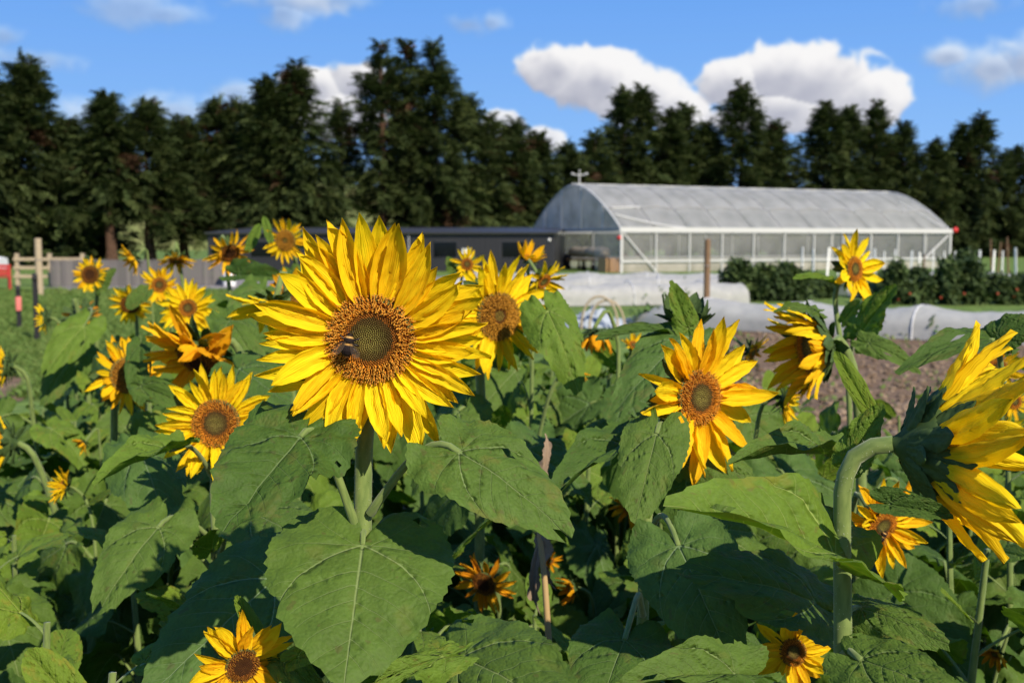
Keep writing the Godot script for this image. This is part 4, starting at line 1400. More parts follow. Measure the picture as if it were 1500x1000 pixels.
func add_stem(plant: Node3D, path: Array, r0: float, r1: float, hairy := false) -> void:
	var curve := Curve3D.new()
	for k in path.size():
		var t: Vector3 = (path[mini(k + 1, path.size() - 1)] - path[maxi(k - 1, 0)]) / 6.0
		curve.add_point(path[k], -t, t)
	var pts := []
	var radii := []
	var n := 64
	for k in n + 1:
		pts.append(curve.sample_baked(curve.get_baked_length() * k / n, true) - plant.position)
		radii.append(lerpf(r0, r1, float(k) / n) * (1.0 + rng.randf_range(-0.015, 0.015)))
	var s := Shape.new()
	s.tube(pts, radii, 12)
	part("stem", s.mesh(), M.stem, plant)
	if hairy:
		var h := Shape.new()
		for k in 1500:
			var f := 0.35 + 0.65 * rng.randf()
			var i := mini(int(f * n), n - 1)
			var p: Vector3 = pts[i].lerp(pts[i + 1], f * n - i)
			var d := Vector3(rng.randf_range(-1, 1), rng.randf_range(-0.35, 0.35), rng.randf_range(-1, 1)).normalized()
			var base: Vector3 = p + d * radii[i] * 0.92
			var w := d.cross(Vector3.UP).normalized() * 0.00022
			var a := h.add(base - w); var b := h.add(base + w); var c := h.add(base + d * rng.randf_range(0.002, 0.0042) + Vector3(0, rng.randf_range(-0.001, 0.001), 0))
			h.tri(a, b, c)
		part("stem_hair", h.mesh(), M.hair, plant).set_meta("kind", "stuff")

func add_leaf(plant: Node3D, base: Vector3, tip: Vector3, width: float, kind: int, tint: int, roll := 0.0, from = null) -> void:
	var y := (tip - base).normalized()
	var l := (tip - base).length()
	var want := ((EYE - base).normalized() * 0.6 + Vector3.UP * 0.55).normalized()
	var z := (want - y * want.dot(y)).normalized()
	z = z.rotated(y, roll)
	var x := y.cross(z)
	part("leaf", leaf_kinds[kind], M.leaf[tint * 2 + (rng.randi() % 2)], plant, Transform3D(Basis(x * width, y * l, z * l), base - plant.position))
	if from != null:
		var a: Vector3 = from
		var s := Shape.new()
		var d := (base - a)
		var r0 := 0.0045 if d.length() > 0.05 else 0.0035
		s.tube(bezier(a, a + d * 0.35 + Vector3(0, d.length() * 0.18, 0), base - y * d.length() * 0.30 + Vector3(0, d.length() * 0.10, 0), base, 10).map(func(p): return p - plant.position), [r0 * 1.25, r0 * 1.1, r0, r0, r0 * 0.95, r0 * 0.9, r0 * 0.88, r0 * 0.85, r0 * 0.82, r0 * 0.8, r0 * 0.75], 8)
		part("petiole", s.mesh(), M.stem, plant)

func hand_leaf(plant: Node3D, q: Array) -> void:
	# [base x, y, depth, tip x, y, depth, width in pixels, kind, tint, roll, stem x, y, depth]
	var base := at(q[0], q[1], q[2])
	var tip := at(q[3], q[4], q[5])
	var from = at(q[10], q[11], q[12]) if q.size() > 10 else null
	add_leaf(plant, base, tip, q[6] * q[2] / F, q[7], q[8], q[9], from)
	kept_clear.append([(q[0] + q[3]) * 0.5, (q[1] + q[4]) * 0.5, maxf(q[6], Vector2(q[0] - q[3], q[1] - q[4]).length()) * 0.42, minf(q[2], q[5])])

func skyline(x: float) -> float:                        # how high the massed leaves reach, as the photograph shows
	return table([-100, 0, 70, 100, 150, 250, 350, 420, 600, 700, 800, 850, 900, 1000, 1060, 1110, 1180, 1260, 1310, 1350, 1400, 1500, 1600], [600, 598, 585, 520, 490, 465, 430, 425, 440, 465, 465, 480, 495, 490, 515, 532, 562, 585, 562, 540, 525, 520, 520], x)

func allowed(p: Vector3, reach: float) -> bool:          # would a loose leaf here hide something that the photograph shows in the open?
	var s := seen_at(p)
	if s.z < 0.75: return false
	var rad := reach * F / s.z
	var low := skyline(s.x)
	if s.z < 1.5: low = maxf(low, 860.0)
	elif s.z < 2.1: low = maxf(low, 730.0)
	elif s.z < 3.0: low = maxf(low, 585.0)
	if s.y - rad * 0.45 < low: return false
	for k in kept_clear:
		if s.z < k[3] + 0.04 and Vector2(s.x - k[0], s.y - k[1]).length() < k[2] * 0.92 + rad * 0.62: return false
	return true

func stem_leaves(plant: Node3D, path: Array, n: int, size: float, s: int) -> void:
	# leaves of a flowering stem, spiralling up it, where they leave the view open
	var r := RandomNumberGenerator.new()
	r.seed = s
	var total: float = path[-1].y
	for k in n:
		var h := total * (0.30 + 0.58 * k / n)
		var p: Vector3 = path[0]
		for j in path.size() - 1:
			if h >= path[j].y and h <= path[j + 1].y:
				p = path[j].lerp(path[j + 1], (h - path[j].y) / maxf(0.001, path[j + 1].y - path[j].y))
		var az := k * 2.4 + s
		var out := Vector3(cos(az), 0, sin(az))
		var base := p + out * r.randf_range(0.06, 0.12) + Vector3(0, r.randf_range(0.03, 0.07), 0)
		var l := size * r.randf_range(0.75, 1.15)
		var tip := base + (out + Vector3(0, r.randf_range(-0.85, -0.1), 0)).normalized() * l
		if not allowed(base.lerp(tip, 0.5), l * 0.5): continue
		add_leaf(plant, base, tip, l * r.randf_range(0.75, 1.0), r.randi() % 8, [0, 0, 1, 2, 3][r.randi() % 5], r.randf_range(-0.4, 0.4), p)

func build_sunflowers() -> void:
	var T := deg_to_rad(1.0)
	# label, pixel x, y, depth, facing, disc radius, petal length, petals, options, hand placed leaves, stem points (pixel x, y, depth)
	var list := [
		["tallest big sunflower facing forward with a bumblebee on its disc", 543, 497, 1.17, Vector3(0.02, 0.06, 1), 0.0465, 0.086, 58, {"florets": "hero", "tilt": 9, "spread": 12, "tone": 0, "bracts": 18},
			[[531, 798, 1.165, 503, 985, 1.03, 272, 0, 0, 0.0, 532, 778, 1.19], [440, 640, 1.15, 322, 768, 1.04, 185, 6, 1, 0.15, 520, 768, 1.19], [672, 662, 1.13, 838, 742, 1.06, 165, 1, 0, -0.1, 542, 752, 1.185]], [[530, 1060, 1.2], [531, 800, 1.195], [534, 650, 1.2]]],
		["golden sunflower with a wide tan disc touching the biggest bloom", 730, 463, 2.2, Vector3(0.5, 0.06, 0.85), 0.048, 0.080, 40, {"florets": "gold", "tilt": 6, "spread": 20},
			[[802, 455, 2.1, 850, 545, 2.0, 82, 3, 3, 0.0]], []],
		["sunflower turned aside with long drooping lower petals above a heart leaf", 1025, 582, 1.6, Vector3(0.52, 0.06, 0.85), 0.040, 0.088, 30, {"florets": "mid", "tilt": 6, "spread": 24, "tone": 1},
			[[962, 635, 1.52, 930, 755, 1.42, 100, 0, 0, 0.0, 985, 680, 1.62], [994, 799, 1.38, 1070, 948, 1.24, 160, 1, 2, 0.1, 946, 800, 1.6], [916, 652, 1.58, 798, 702, 1.46, 80, 2, 1, 0.4, 950, 740, 1.6], [915, 937, 1.32, 872, 1030, 1.2, 150, 1, 1, 0.0, 942, 900, 1.6], [1078, 988, 1.18, 908, 978, 1.12, 85, 2, 0, 0.2], [1000, 660, 1.66, 1108, 688, 1.6, 90, 4, 0, 0.0], [1006, 690, 1.68, 1000, 790, 1.62, 110, 3, 1, 0.0]], [[938, 1120, 1.62], [942, 900, 1.61], [950, 740, 1.61], [985, 655, 1.63]]],
		["open sunflower with a green centre above an arching leaf stalk", 316, 620, 1.9, Vector3(0.04, 0.12, 1), 0.041, 0.066, 38, {"florets": "mid", "tilt": 8, "spread": 14},
			[[232, 772, 1.78, 138, 866, 1.64, 118, 1, 0, 0.1, 319, 800, 1.9], [248, 660, 1.78, 136, 680, 1.64, 62, 2, 3, 0.5, 312, 700, 1.93], [372, 752, 1.72, 468, 790, 1.6, 120, 0, 0, 0.0, 322, 815, 1.9], [205, 660, 2.1, 250, 760, 1.95, 110, 3, 2, 0.0]], [[324, 1000, 1.92], [321, 850, 1.92], [314, 720, 1.94]]],
		["large old sunflower hanging face down with ragged orange petals", 290, 528, 2.6, Vector3(-0.38, -0.62, 0.62), 0.058, 0.098, 38, {"wide": 1.3, "florets": "dark", "tilt": 4, "spread": 38, "tone": 2, "bracts": 20, "bract_tilt": 15},
			[[335, 470, 2.9, 382, 516, 2.75, 60, 5, 0, 0.0], [350, 540, 2.4, 420, 580, 2.3, 95, 0, 2, 0.0], [205, 565, 2.4, 285, 590, 2.3, 40, 9, 0, 0.3]], [[368, 760, 2.7], [368, 560, 2.7], [340, 500, 2.68]]],
		["sunflower turned sideways half covered by a leaf, beside the hanging bloom", 186, 550, 2.8, Vector3(0.68, 0.22, 0.7), 0.046, 0.066, 30, {"florets": "gold", "tilt": 5, "spread": 18, "tone": 1},
			[[205, 505, 2.7, 196, 580, 2.6, 42, 9, 1, 0.3]], []],
		["clear lemon sunflower with a small round disc above the hanging bloom", 275, 451, 3.4, Vector3(0.04, 0.12, 1), 0.028, 0.066, 34, {"tilt": 5, "spread": 12}, [], []],
		["sunflower with an orange rimmed disc behind the lemon one", 233, 417, 4.2, Vector3(0.15, 0.1, 1), 0.029, 0.050, 28, {"tilt": 10, "spread": 16, "tone": 1}, [], []],
		["sunflower with a leaf lying across its dark disc", 190, 446, 4.0, Vector3(0.12, -0.35, 0.9), 0.034, 0.048, 28, {"florets": "dark", "tilt": 6, "spread": 12}, [[215, 425, 3.9, 183, 446, 3.85, 30, 9, 0, 0.0]], []],
		["round sunflower with a broad dark disc on a tall pale stem by the lawn", 132, 402, 5.0, Vector3(0.0, 0.14, 1), 0.042, 0.047, 34, {"florets": "dark", "tilt": 6, "spread": 12, "tone": 1},
			[[122, 478, 4.6, 62, 532, 4.4, 62, 1, 3, 0.0, 124, 470, 5.0], [112, 515, 4.7, 60, 570, 4.5, 60, 3, 0, 0.0], [145, 420, 5.0, 168, 392, 5.0, 26, 6, 0, 0.0]], []],
		["small orange sunflower bowed toward the lawn behind the dark disc bloom", 194, 380, 5.0, Vector3(-0.55, -0.4, 0.5), 0.026, 0.055, 20, {"tilt": 30, "spread": 18, "tone": 2}, [], []],
		["nodding sunflower with a green back next to the small orange bowed one", 258, 382, 5.0, Vector3(0.1, -0.85, 0.4), 0.034, 0.056, 22, {"tilt": 8, "spread": 15, "tone": 2}, [], []],
		["small sunflower in profile facing the lawn beside a black standard", 64, 466, 5.2, Vector3(-1, -0.1, 0.2), 0.036, 0.045, 24, {"tilt": 35, "spread": 14}, [], []],
		["sunflower hanging with its dark back upward below the dark disc bloom", 118, 464, 4.9, Vector3(0.0, -0.72, -0.6), 0.050, 0.058, 20, {"tilt": 10, "spread": 18, "tone": 3}, [], []],
		["sunflower in profile over the bare soil patch, facing the lawn", 6, 537, 3.8, Vector3(-1, 0.0, 0.25), 0.036, 0.048, 24, {"tilt": 35, "spread": 12, "tone": 1}, [], []],
		["golden sunflower in profile with a dark green back, low among the leaves", 6, 650, 3.0, Vector3(-1, 0.0, 0.2), 0.042, 0.050, 26, {"tilt": 35, "spread": 12, "tone": 1}, [], []],
		["tiny orange sunflower deep among the leaves near the soil patch", 120, 650, 3.6, Vector3(-0.5, -0.4, 0.6), 0.014, 0.030, 14, {"tilt": 35, "tone": 2}, [], []],
		["tattered orange sunflower drooping before the dark shed end", 336, 370, 4.2, Vector3(0.45, -0.5, 0.6), 0.040, 0.062, 22, {"florets": "dark", "tilt": 10, "spread": 40, "tone": 2}, [[365, 362, 4.1, 380, 326, 4.1, 18, 8, 3, 0.0], [385, 425, 3.7, 338, 462, 3.5, 70, 5, 0, 0.0], [350, 402, 3.9, 412, 400, 3.8, 40, 2, 1, 0.3]], []],
		["tall sunflower with a tan disc against the dark trees and shed", 418, 352, 4.0, Vector3(-0.25, 0.0, 1), 0.038, 0.052, 26, {"florets": "gold", "tilt": 4, "spread": 16, "tone": 1}, [[395, 350, 4.0, 386, 315, 4.0, 14, 8, 3, 0.0], [428, 395, 3.9, 455, 410, 3.8, 36, 4, 0, 0.0]], []],
		["sunflower with limp hanging petals half behind the biggest bloom", 398, 452, 2.4, Vector3(-0.25, -0.8, 0.45), 0.034, 0.070, 20, {"tilt": 22, "spread": 14, "tone": 0}, [[420, 455, 2.35, 380, 440, 2.3, 22, 8, 1, 0.4]], []],
		["orange sunflower with a brown disc peeping out behind the biggest bloom", 428, 430, 2.9, Vector3(0.1, -0.1, 0.95), 0.028, 0.048, 22, {"florets": "gold", "tone": 2}, [], []],
		["small opening sunflower with spiky green bracts low among the leaves", 92, 712, 2.6, Vector3(-0.62, 0.3, 0.6), 0.017, 0.034, 22, {"tilt": 38, "spread": 14, "tone": 1, "bracts": 16, "bract_size": 1.3}, [[135, 735, 2.6, 165, 715, 2.55, 22, 8, 3, 0.0], [125, 722, 2.6, 137, 695, 2.55, 16, 8, 3, 0.0]], [[142, 850, 2.62], [134, 760, 2.62], [118, 722, 2.62]]],
		["half closed sunflower pointing up in front of the dark shed window", 775, 378, 3.2, Vector3(0.3, 0.75, 0.35), 0.018, 0.050, 18, {"tilt": 48, "spread": 10, "tone": 1}, [], []],
		["small tiered yellow sunflower in front of the shed notice board", 684, 387, 3.4, Vector3(0.3, 0.1, 0.8), 0.020, 0.044, 18, {"tilt": 12, "spread": 20}, [[665, 395, 3.4, 655, 375, 3.4, 22, 6, 0, 0.0]], []],
		["sunflower with hanging petals partly behind the wide tan disc bloom", 796, 412, 2.9, Vector3(0.5, -0.5, 0.5), 0.024, 0.052, 18, {"tilt": 14, "spread": 20}, [], []],
		["spent sunflower with straight orange petals hanging down like a skirt", 872, 492, 3.0, Vector3(0.05, -1, 0.18), 0.028, 0.056, 18, {"tilt": 62, "spread": 8, "tone": 3, "bracts": 16}, [], [[905, 650, 3.05], [905, 500, 3.05], [890, 455, 3.02]]],
		["small sunflower turned away below the skirted orange one", 836, 535, 2.8, Vector3(0.75, 0.45, 0.1), 0.024, 0.042, 20, {"tilt": 30, "spread": 16, "tone": 2}, [], []],
		["small bright sunflower opening beside the skirted orange one", 928, 505, 3.2, Vector3(0.25, 0.5, 0.65), 0.014, 0.032, 14, {"tilt": 38, "tone": 1}, [], []],
		["closed dark sunflower bud with clawed bracts under an upright leaf", 1005, 462, 2.0, Vector3(0.05, 0.85, 0.2), 0.034, 0.0, 0, {"bracts": 20, "bract_tilt": 62, "bract_size": 1.25},
			[[1008, 482, 1.94, 984, 410, 1.92, 42, 6, 3, 0.0], [984, 487, 1.95, 884, 466, 1.88, 30, 9, 1, 0.3], [1000, 500, 1.92, 905, 566, 1.8, 100, 1, 2, 0.0, 1008, 530, 2.0]], []],
		["very small yellow sunflower beneath the leaf of the dark bud", 964, 558, 2.5, Vector3(0.2, 0.2, 0.9), 0.009, 0.018, 12, {"tilt": 25}, [], []],
		["small orange sunflower at the soil edge behind the turned aside bloom", 1103, 516, 2.9, Vector3(0.6, -0.25, 0.4), 0.022, 0.038, 16, {"tilt": 20, "tone": 2}, [], []],
		["small golden sunflower with a dark back near the bare soil", 1154, 586, 2.3, Vector3(0.72, -0.25, 0.35), 0.022, 0.040, 20, {"tilt": 26, "spread": 14, "tone": 1}, [], []],
		["sunflower in profile with a clawed green back before the long row cover", 1190, 510, 2.1, Vector3(-0.95, -0.12, 0.22), 0.054, 0.082, 34, {"tilt": 58, "spread": 12, "tone": 1, "bracts": 27, "bract_tilt": 40, "bract_size": 0.9},
			[[1195, 455, 2.1, 1148, 440, 2.05, 30, 4, 0, 0.0], [1222, 520, 2.12, 1196, 495, 2.1, 24, 8, 1, 0.0]], [[1262, 700, 2.15], [1254, 560, 2.14], [1232, 500, 2.13]]],
		["sunflower with few broad petals standing before the tunnel house wall", 1252, 394, 2.6, Vector3(0.62, 0.08, 0.78), 0.030, 0.068, 17, {"tilt": 8, "spread": 14, "wide": 1.25},
			[[1262, 487, 2.4, 1310, 416, 2.32, 58, 6, 3, 0.0, 1247, 520, 2.6], [1272, 502, 2.35, 1342, 522, 2.28, 38, 5, 0, 0.2], [1222, 415, 2.58, 1176, 388, 2.5, 20, 9, 3, 0.2], [1236, 470, 2.5, 1258, 440, 2.45, 26, 8, 3, 0.3]], [[1246, 640, 2.62], [1232, 500, 2.62], [1224, 432, 2.64]]],
		["big sunflower seen from behind with black green bracts and a bent neck", 1366, 655, 1.15, Vector3(0.95, -0.06, 0.14), 0.046, 0.112, 34, {"tilt": 44, "spread": 24, "tone": 0, "bracts": 30, "bract_tilt": 50, "bract_size": 1.0, "wide": 1.1},
			[[1226, 822, 1.16, 1018, 690, 1.06, 175, 2, 3, 0.25, 1232, 835, 1.18], [1262, 966, 1.12, 1412, 1010, 1.02, 112, 0, 0, 0.0, 1236, 960, 1.18], [1262, 892, 1.2, 1368, 905, 1.12, 82, 3, 0, 0.0, 1240, 900, 1.18], [1195, 882, 1.3, 1040, 800, 1.22, 150, 1, 1, 0.0], [1208, 665, 1.4, 1082, 640, 1.3, 60, 2, 0, 0.3], [1274, 602, 1.26, 1226, 512, 1.26, 34, 8, 4, 0.0], [1250, 668, 1.22, 1292, 590, 1.2, 62, 6, 3, 0.0], [1302, 738, 1.1, 1402, 752, 1.08, 44, 2, 1, 0.3]], [[1236, 1100, 1.19], [1235, 900, 1.185], [1234, 760, 1.18], [1237, 705, 1.175], [1254, 667, 1.17], [1288, 651, 1.165]]],
		["sunflower with a bumblebee at its disc under the big bent neck bloom", 1293, 770, 1.75, Vector3(0.30, -0.30, 0.9), 0.026, 0.066, 32, {"florets": "mid", "tilt": 6, "spread": 18, "tone": 1}, [], []],
		["small low sunflower with broad golden petals beside the thick hairy stem", 1162, 955, 1.4, Vector3(0.05, 0.22, 0.97), 0.0175, 0.037, 24, {"florets": "mid", "tilt": 10, "spread": 16, "tone": 1, "wide": 1.35}, [], []],
		["low sunflower with a black disc and curling petals by the pale young leaves", 355, 975, 1.14, Vector3(0.52, -0.1, 0.8), 0.0185, 0.043, 28, {"florets": "dark", "tilt": 8, "spread": 26, "tone": 1, "wide": 1.2},
			[[402, 848, 1.42, 205, 1010, 1.28, 185, 0, 2, 0.0], [436, 962, 1.12, 548, 896, 1.08, 46, 9, 4, 0.5], [392, 960, 1.2, 345, 868, 1.22, 30, 8, 4, 0.0], [415, 970, 1.15, 478, 1008, 1.1, 48, 4, 3, 0.0], [676, 962, 1.22, 838, 1026, 1.06, 195, 0, 0, 0.1], [650, 962, 1.12, 486, 992, 1.06, 60, 4, 3, 0.2]], [[400, 1120, 1.18], [404, 1010, 1.17], [388, 978, 1.16]]],
		["frayed orange sunflower with a red brown disc deep between the leaves", 709, 855, 2.3, Vector3(-0.38, -0.25, 0.85), 0.027, 0.046, 20, {"florets": "dark", "tilt": 6, "spread": 30, "tone": 3}, [], []],
		["orange sunflower bud in the shade beside the dry stalk", 836, 863, 2.5, Vector3(-0.7, -0.1, 0.3), 0.020, 0.032, 16, {"tilt": 55, "spread": 6, "tone": 3}, [], []],
		["tiny orange sunflower touching the top of the dry stalk", 806, 822, 2.5, Vector3(0.4, -0.2, 0.7), 0.010, 0.022, 12, {"tilt": 25, "tone": 3}, [], []],
		["orange sunflower hidden behind leaves under the turned aside bloom", 922, 745, 2.6, Vector3(-0.4, -0.5, 0.5), 0.022, 0.040, 16, {"tilt": 25, "tone": 3}, [], []],
		["sunflower partly hidden behind the big bent neck bloom, near the soil", 1462, 540, 2.4, Vector3(-0.2, 0.2, 0.85), 0.022, 0.042, 18, {"tilt": 16, "tone": 1},
			[[1452, 498, 1.7, 1374, 468, 1.6, 66, 5, 1, 0.0, 1470, 560, 1.75], [1462, 492, 1.7, 1520, 462, 1.66, 60, 4, 1, 0.2]], []],
		["yellow sunflower behind the upper petals of the bent neck bloom", 1487, 588, 2.8, Vector3(0.2, 0.1, 0.9), 0.020, 0.036, 18, {"tilt": 12, "tone": 1}, [], []],
		["small yellow sunflower between the long petals of the bent neck bloom", 1474, 634, 2.6, Vector3(0.3, 0.0, 0.9), 0.018, 0.034, 16, {"tilt": 12, "tone": 0}, [], []],
		["small orange sunflower low in the dark gap under the bent neck bloom", 1458, 958, 2.0, Vector3(-0.6, -0.4, 0.5), 0.012, 0.026, 14, {"tilt": 45, "tone": 3}, [], []],
	]
	for q in list:
		kept_clear.append([q[1], q[2], (q[5] + q[6]) * F / q[3] * 0.95, q[3]])
	var no := 0
	for q in list:
		no += 1
		var c := at(q[1], q[2], q[3])
		var n: Vector3 = q[4].normalized()
		var r: float = q[5]
		var back := c - n * r * 0.85
		var path := []
		var foot: Vector3
		if q[10].size():
			var low := at(q[10][0][0], q[10][0][1], q[10][0][2])
			foot = Vector3(low.x, 0, low.z)
			path.append(Vector3(low.x, -0.03, low.z))
			for k in q[10].size(): path.append(at(q[10][k][0], q[10][k][1], q[10][k][2]))
		else:
			foot = Vector3(back.x - n.x * 0.06 + rng.randf_range(-0.04, 0.04), 0, back.z - 0.05 - n.z * 0.04)
			path.append(foot + Vector3(0, -0.03, 0))
			path.append(Vector3(foot.x, back.y * 0.55, foot.z))
			path.append(Vector3(lerpf(foot.x, back.x, 0.25), back.y - 0.16 - r, lerpf(foot.z, back.z, 0.2)))
			if n.y < -0.3:
				path.append(back - n * 0.05 + Vector3(0, 0.015, 0))
			else:
				path.append(back - n * 0.04 - Vector3(0, 0.04, 0))
		path.append(back)
		var plant := thing("sunflower", q[0], "sunflower", foot, "sunflowers in bloom")
		var thick := clampf(r * 0.20, 0.0035, 0.0095)
		add_stem(plant, path, thick * 1.45, thick, q[3] < 1.7)
		var opt: Dictionary = q[8]
		opt.roll = rng.randf() * TAU
		add_head(plant, c, n, r, q[6], q[7], opt)
		for l in q[9]: hand_leaf(plant, l)
		var rising := path.filter(func(p): return true)
		stem_leaves(plant, rising, 9 if q[3] > 1.9 else 6, 0.20, no)

# ---------------------------------------------------------------- leafy plants that fill the plot
func build_leafy_plants() -> void:
	var r := RandomNumberGenerator.new()
	r.seed = 909
	var protos := []
	for v in 9:
		var o := Node3D.new()
		var h := 1.0
		var lean := Vector3(r.randf_range(-0.06, 0.06), 0, r.randf_range(-0.06, 0.06))
		var pts := []
		var radii := []
		for k in 9:
			var f := k / 8.0
			pts.append(Vector3(0, f * h, 0) + lean * f * f + Vector3(sin(f * 5.0 + v), 0, cos(f * 4.0 + v)) * 0.012)
			radii.append(lerpf(0.012, 0.005, f))
		var s := Shape.new()
		s.tube(pts, radii, 8)
		part("stem", s.mesh(), M.stem, o)
		var n := 15
		for k in n:
			var f := 0.22 + 0.76 * k / (n - 1.0)
			var i := mini(int(f * 8), 7)
			var p: Vector3 = pts[i].lerp(pts[i + 1], f * 8 - i)
			var az := k * 2.4 + v * 0.7 + r.randf_range(-0.3, 0.3)
			var out := Vector3(cos(az), 0, sin(az))
			var young := k > n - 4
			var pl := r.randf_range(0.07, 0.14) * (0.45 if young else 1.0)
			var base := p + out * pl * 0.85 + Vector3(0, pl * 0.55, 0)
			var l := r.randf_range(0.14, 0.23) * (0.5 if young else 1.0)
			var d := (out + Vector3(0, r.randf_range(-0.9, 0.1) if not young else r.randf_range(0.2, 1.2), 0)).normalized()
			var z := (Vector3.UP * 0.9 + out * 0.25 + Vector3(r.randf_range(-0.5, 0.5), 0, r.randf_range(-0.5, 0.5)))
			z = (z - d * z.dot(d)).normalized()
			var x := d.cross(z)
			var wd := l * r.randf_range(0.72, 1.0)
			var kind: int = (8 + r.randi() % 2) if young and r.randf() < 0.6 else r.randi() % 8
			var tint: int = [3, 4, 3][r.randi() % 3] if young else [0, 0, 1, 1, 2, 2, 3][r.randi() % 7]
			if young and kind > 7: wd *= 0.8
			part("leaf", leaf_kinds[kind], M.leaf[tint * 2 + r.randi() % 2], o, Transform3D(Basis(x * wd, d * l, z * l), base))
			var py := (base - p)
			var pz := (Vector3.UP - py.normalized() * py.normalized().y).normalized()
			part("petiole", M.petiole_mesh, M.stem, o, Transform3D(Basis(py.normalized().cross(pz) * 0.13, py, pz * py.length() * 0.7), p))
		protos.append(o)
	var made := 0
	var d := 1.25
	while d < 7.0:
		var half := d * 0.56 + 0.25
		var step := 0.30 + 0.035 * d
		var x := -half
		while x < half:
			var p := Vector3(x + r.randf_range(-0.12, 0.12), 0, -(d + r.randf_range(-0.12, 0.12)))
			x += step
			var s := seen_at(p + Vector3(0, 1.0, 0))
			if s.x < -160 or s.x > 1660: continue
			if p.x < -3.3 or (p.z < -5.2 and p.x > 0.5): continue
			var low := skyline(clampf(s.x, 0, 1500))
			if s.z < 1.5: low = maxf(low, 860.0)
			elif s.z < 2.1: low = maxf(low, 730.0)
			elif s.z < 3.0: low = maxf(low, 600.0)
			var high := minf(at(s.x, low, s.z).y, 1.42) * r.randf_range(0.92, 1.04)
			var o: Node3D = protos[r.randi() % protos.size()].duplicate()
			var kids := o.get_children()
			var turn := Basis(Vector3.UP, r.randf() * TAU)
			var fits := false
			for attempt in 7:
				o.transform = Transform3D(turn.scaled(Vector3(lerpf(1.0, high, 0.5), high, lerpf(1.0, high, 0.5))), p)
				var open := 0
				for k in range(kids.size() - 8, kids.size(), 2):
					var g: Transform3D = o.transform * kids[k].transform
					if allowed(g.origin + g.basis.y * 0.45, g.basis.y.length() * 0.45): open += 1
				fits = open >= 4
				if fits or high < 0.5: break
				high *= 0.9
			if not fits:
				o.free()
				continue
			o.name = numbered("sunflower_plant")
			add_child(o)
			tag(o, "leafy green sunflower plant without a bloom in the crowded plot", "plant", "leafy sunflower plants filling the plot")
			var doomed := []
			for k in range(1, kids.size() - 8, 2):
				var leaf: Node3D = kids[k]
				var g: Transform3D = o.transform * leaf.transform
				if not allowed(g.origin + g.basis.y * 0.45, g.basis.y.length() * 0.5): doomed.append_array([leaf, kids[k + 1]])
			for k in doomed:
				o.remove_child(k); k.free()
			made += 1
		d += 0.26 + 0.03 * d
	print("leafy plants ", made)
	for o in protos: o.free()
	# a dry stalk with a shrivelled leaf, and fallen brown leaves below it
	var dry := mat(rgb(0.34, 0.23, 0.10), 0.85)
	var husk := mat(rgb(0.22, 0.16, 0.11), 0.9)
	var top := at(797, 690, 1.95)
	var st := thing("dry_stalk", "dry straw brown stalk with a shrivelled leaf between the green plants", "stalk", Vector3(top.x + 0.01, 0, top.z - 0.02))
	var s := Shape.new()
	s.tube([Vector3(0, -0.02, 0), at(808, 1000, 1.9) - st.position, at(798, 850, 1.92) - st.position, at(790, 780, 1.94) - st.position, at(797, 690, 1.95) - st.position], [0.008, 0.006, 0.0055, 0.005, 0.0035], 8)
	part("stem", s.mesh(), dry, st)
	for q in [[797, 690, 810, 640, 20], [792, 790, 765, 900, 24], [790, 800, 800, 870, 18]]:
		var base := at(q[0], q[1], 1.94)
		var tip := at(q[2], q[3], 1.93)
		var y := (tip - base).normalized()
		var z := (EYE - base).normalized().rotated(y, 0.8)
		z = (z - y * z.dot(y)).normalized()
		var l := (tip - base).length()
		part("shrivelled_leaf", leaf_kinds[4], husk, st, Transform3D(Basis(y.cross(z) * q[4] * 1.94 / F, y * l, z * l), base - st.position))

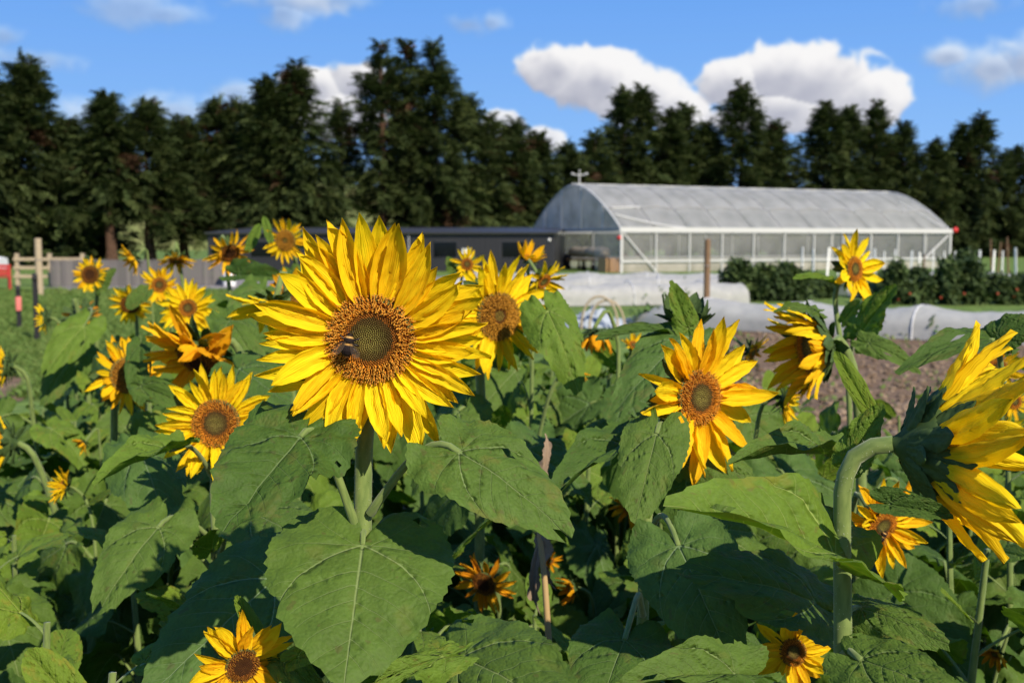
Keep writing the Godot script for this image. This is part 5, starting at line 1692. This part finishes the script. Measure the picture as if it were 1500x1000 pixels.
# ---------------------------------------------------------------- bumblebees
func build_bees() -> void:
	var fur := mat(Color.WHITE, 0.85, 0.3)
	fur.vertex_color_use_as_albedo = true
	var dark := mat(rgb(0.012, 0.010, 0.010), 0.4)
	var wing := mat(Color(0.35, 0.29, 0.23, 0.30), 0.4)
	wing.transparency = BaseMaterial3D.TRANSPARENCY_ALPHA
	for q in [[513, 505, 1.17, Vector3(0.02, 0.06, 1), 0.0465, Vector3(0.18, 1, 0), 0.026, "bumblebee with a tan collar feeding on the biggest sunflower disc"], [1288, 782, 1.75, Vector3(0.30, -0.30, 0.9), 0.026, Vector3(0.45, 0.85, 0), 0.022, "bumblebee clinging to the disc under the big bent neck bloom"]]:
		var n: Vector3 = q[3].normalized()
		var head_at := at([543, 1293][0] if q[0] < 600 else 1293, 497 if q[0] < 600 else 770, q[2])
		var p := at(q[0], q[1], q[2])
		p -= n * (p - head_at).dot(n)
		var rel: float = (p - head_at).length() / q[4]
		p += n * q[4] * (disc_height(minf(rel, 1.0)) + 0.155)
		var y: Vector3 = (q[5] - n * q[5].dot(n)).normalized()
		var x := y.cross(n)
		var L: float = q[6]
		var o := thing("bumblebee", q[7], "bumblebee", p, "bumblebees on the sunflowers")
		o.basis = Basis(x, y, n)
		var s := Shape.new()
		var nn := noise(90.0, 3, 2)
		# abdomen, waist, thorax, neck, head along the body axis
		var ts := [0.0, 0.05, 0.14, 0.28, 0.42, 0.52, 0.58, 0.66, 0.76, 0.84, 0.87, 0.92, 0.97, 1.0]
		var rs := [0.0, 0.10, 0.20, 0.255, 0.235, 0.17, 0.16, 0.215, 0.215, 0.15, 0.11, 0.125, 0.09, 0.0]
		var rows := 40
		var sides := 22
		for k in rows + 1:
			var f := float(k) / rows
			var rr: float = table(ts, rs, f) * L
			var c := Color(0.012, 0.010, 0.009)
			if f > 0.80 and f < 0.88: c = Color(0.45, 0.27, 0.09)
			elif f > 0.52 and f < 0.60: c = Color(0.40, 0.22, 0.06)
			elif f < 0.07: c = Color(0.20, 0.10, 0.05)
			for j in sides + 1:
				var a := TAU * (j % sides) / sides
				var pp := Vector3(cos(a) * rr, (f - 0.5) * L, sin(a) * rr * 0.92 + 0.26 * L - 0.10 * L * absf(f - 0.5))
				pp += Vector3(cos(a), 0, sin(a)) * nn.get_noise_3dv(pp) * 0.0006
				s.add(pp, Vector2(float(j) / sides, f), c)
		for k in rows:
			for j in sides:
				var a := k * (sides + 1) + j
				s.tri(a, a + 1, a + sides + 2); s.tri(a, a + sides + 2, a + sides + 1)
		part("body", s.mesh(true), fur, o)
		var hs := Shape.new()
		var r := RandomNumberGenerator.new()
		r.seed = 6
		for k in 900:
			var i := r.randi() % s.v.size()
			var v := s.v[i]
			var d := Vector3(v.x, r.randf_range(-0.4, 0.4) * L * 0.3, v.z - 0.22 * L).normalized()
			var w := d.cross(Vector3(0, 1, 0.2)).normalized() * 0.00012
			hs.tri(hs.add(v - w, Vector2.ZERO, s.c[i]), hs.add(v + w, Vector2.ZERO, s.c[i]), hs.add(v + d * r.randf_range(0.0010, 0.0019), Vector2.ZERO, s.c[i]))
		part("fur", hs.mesh(true), fur, o).set_meta("kind", "stuff")
		for sd in [-1.0, 1.0]:
			var wsh := Shape.new()
			var root := Vector3(0.10 * sd * L, 0.16 * L, 0.45 * L)
			var ax := Vector3(0.55 * sd, -0.80, 0.10).normalized()
			var cr := Vector3(0.8 * sd, 0.55, 0.05).normalized()
			var m := wsh.add(root + ax * 0.36 * L)
			for k in 17:
				var a := TAU * k / 16.0
				wsh.add(root + ax * L * (0.36 - 0.36 * cos(a)) + cr * L * 0.13 * sin(a) * (1.2 - 0.5 * cos(a)) + Vector3(0, 0, 0.02 * L * sin(a * 2.0)))
			for k in 16: wsh.tri(m, m + 1 + k, m + 2 + k)
			part("wing", wsh.mesh(), wing, o)
			for k in 3:
				var leg := Shape.new()
				var b := Vector3(0.15 * sd * L, (0.22 - 0.13 * k) * L, 0.16 * L)
				var knee := b + Vector3(0.20 * sd * L, (0.10 - 0.12 * k) * L, 0.04 * L)
				var foot := knee + Vector3(0.10 * sd * L, (0.10 - 0.13 * k) * L, -0.20 * L)
				leg.tube([b, knee, knee.lerp(foot, 0.5), foot], [0.0006, 0.0008, 0.0006, 0.0003], 6)
				part("leg", leg.mesh(), dark, o)
			var an := Shape.new()
			an.tube([Vector3(0.04 * sd * L, 0.46 * L, 0.26 * L), Vector3(0.10 * sd * L, 0.56 * L, 0.30 * L), Vector3(0.15 * sd * L, 0.64 * L, 0.22 * L)], [0.0003, 0.00028, 0.0002], 5)
			part("antenna", an.mesh(), dark, o)
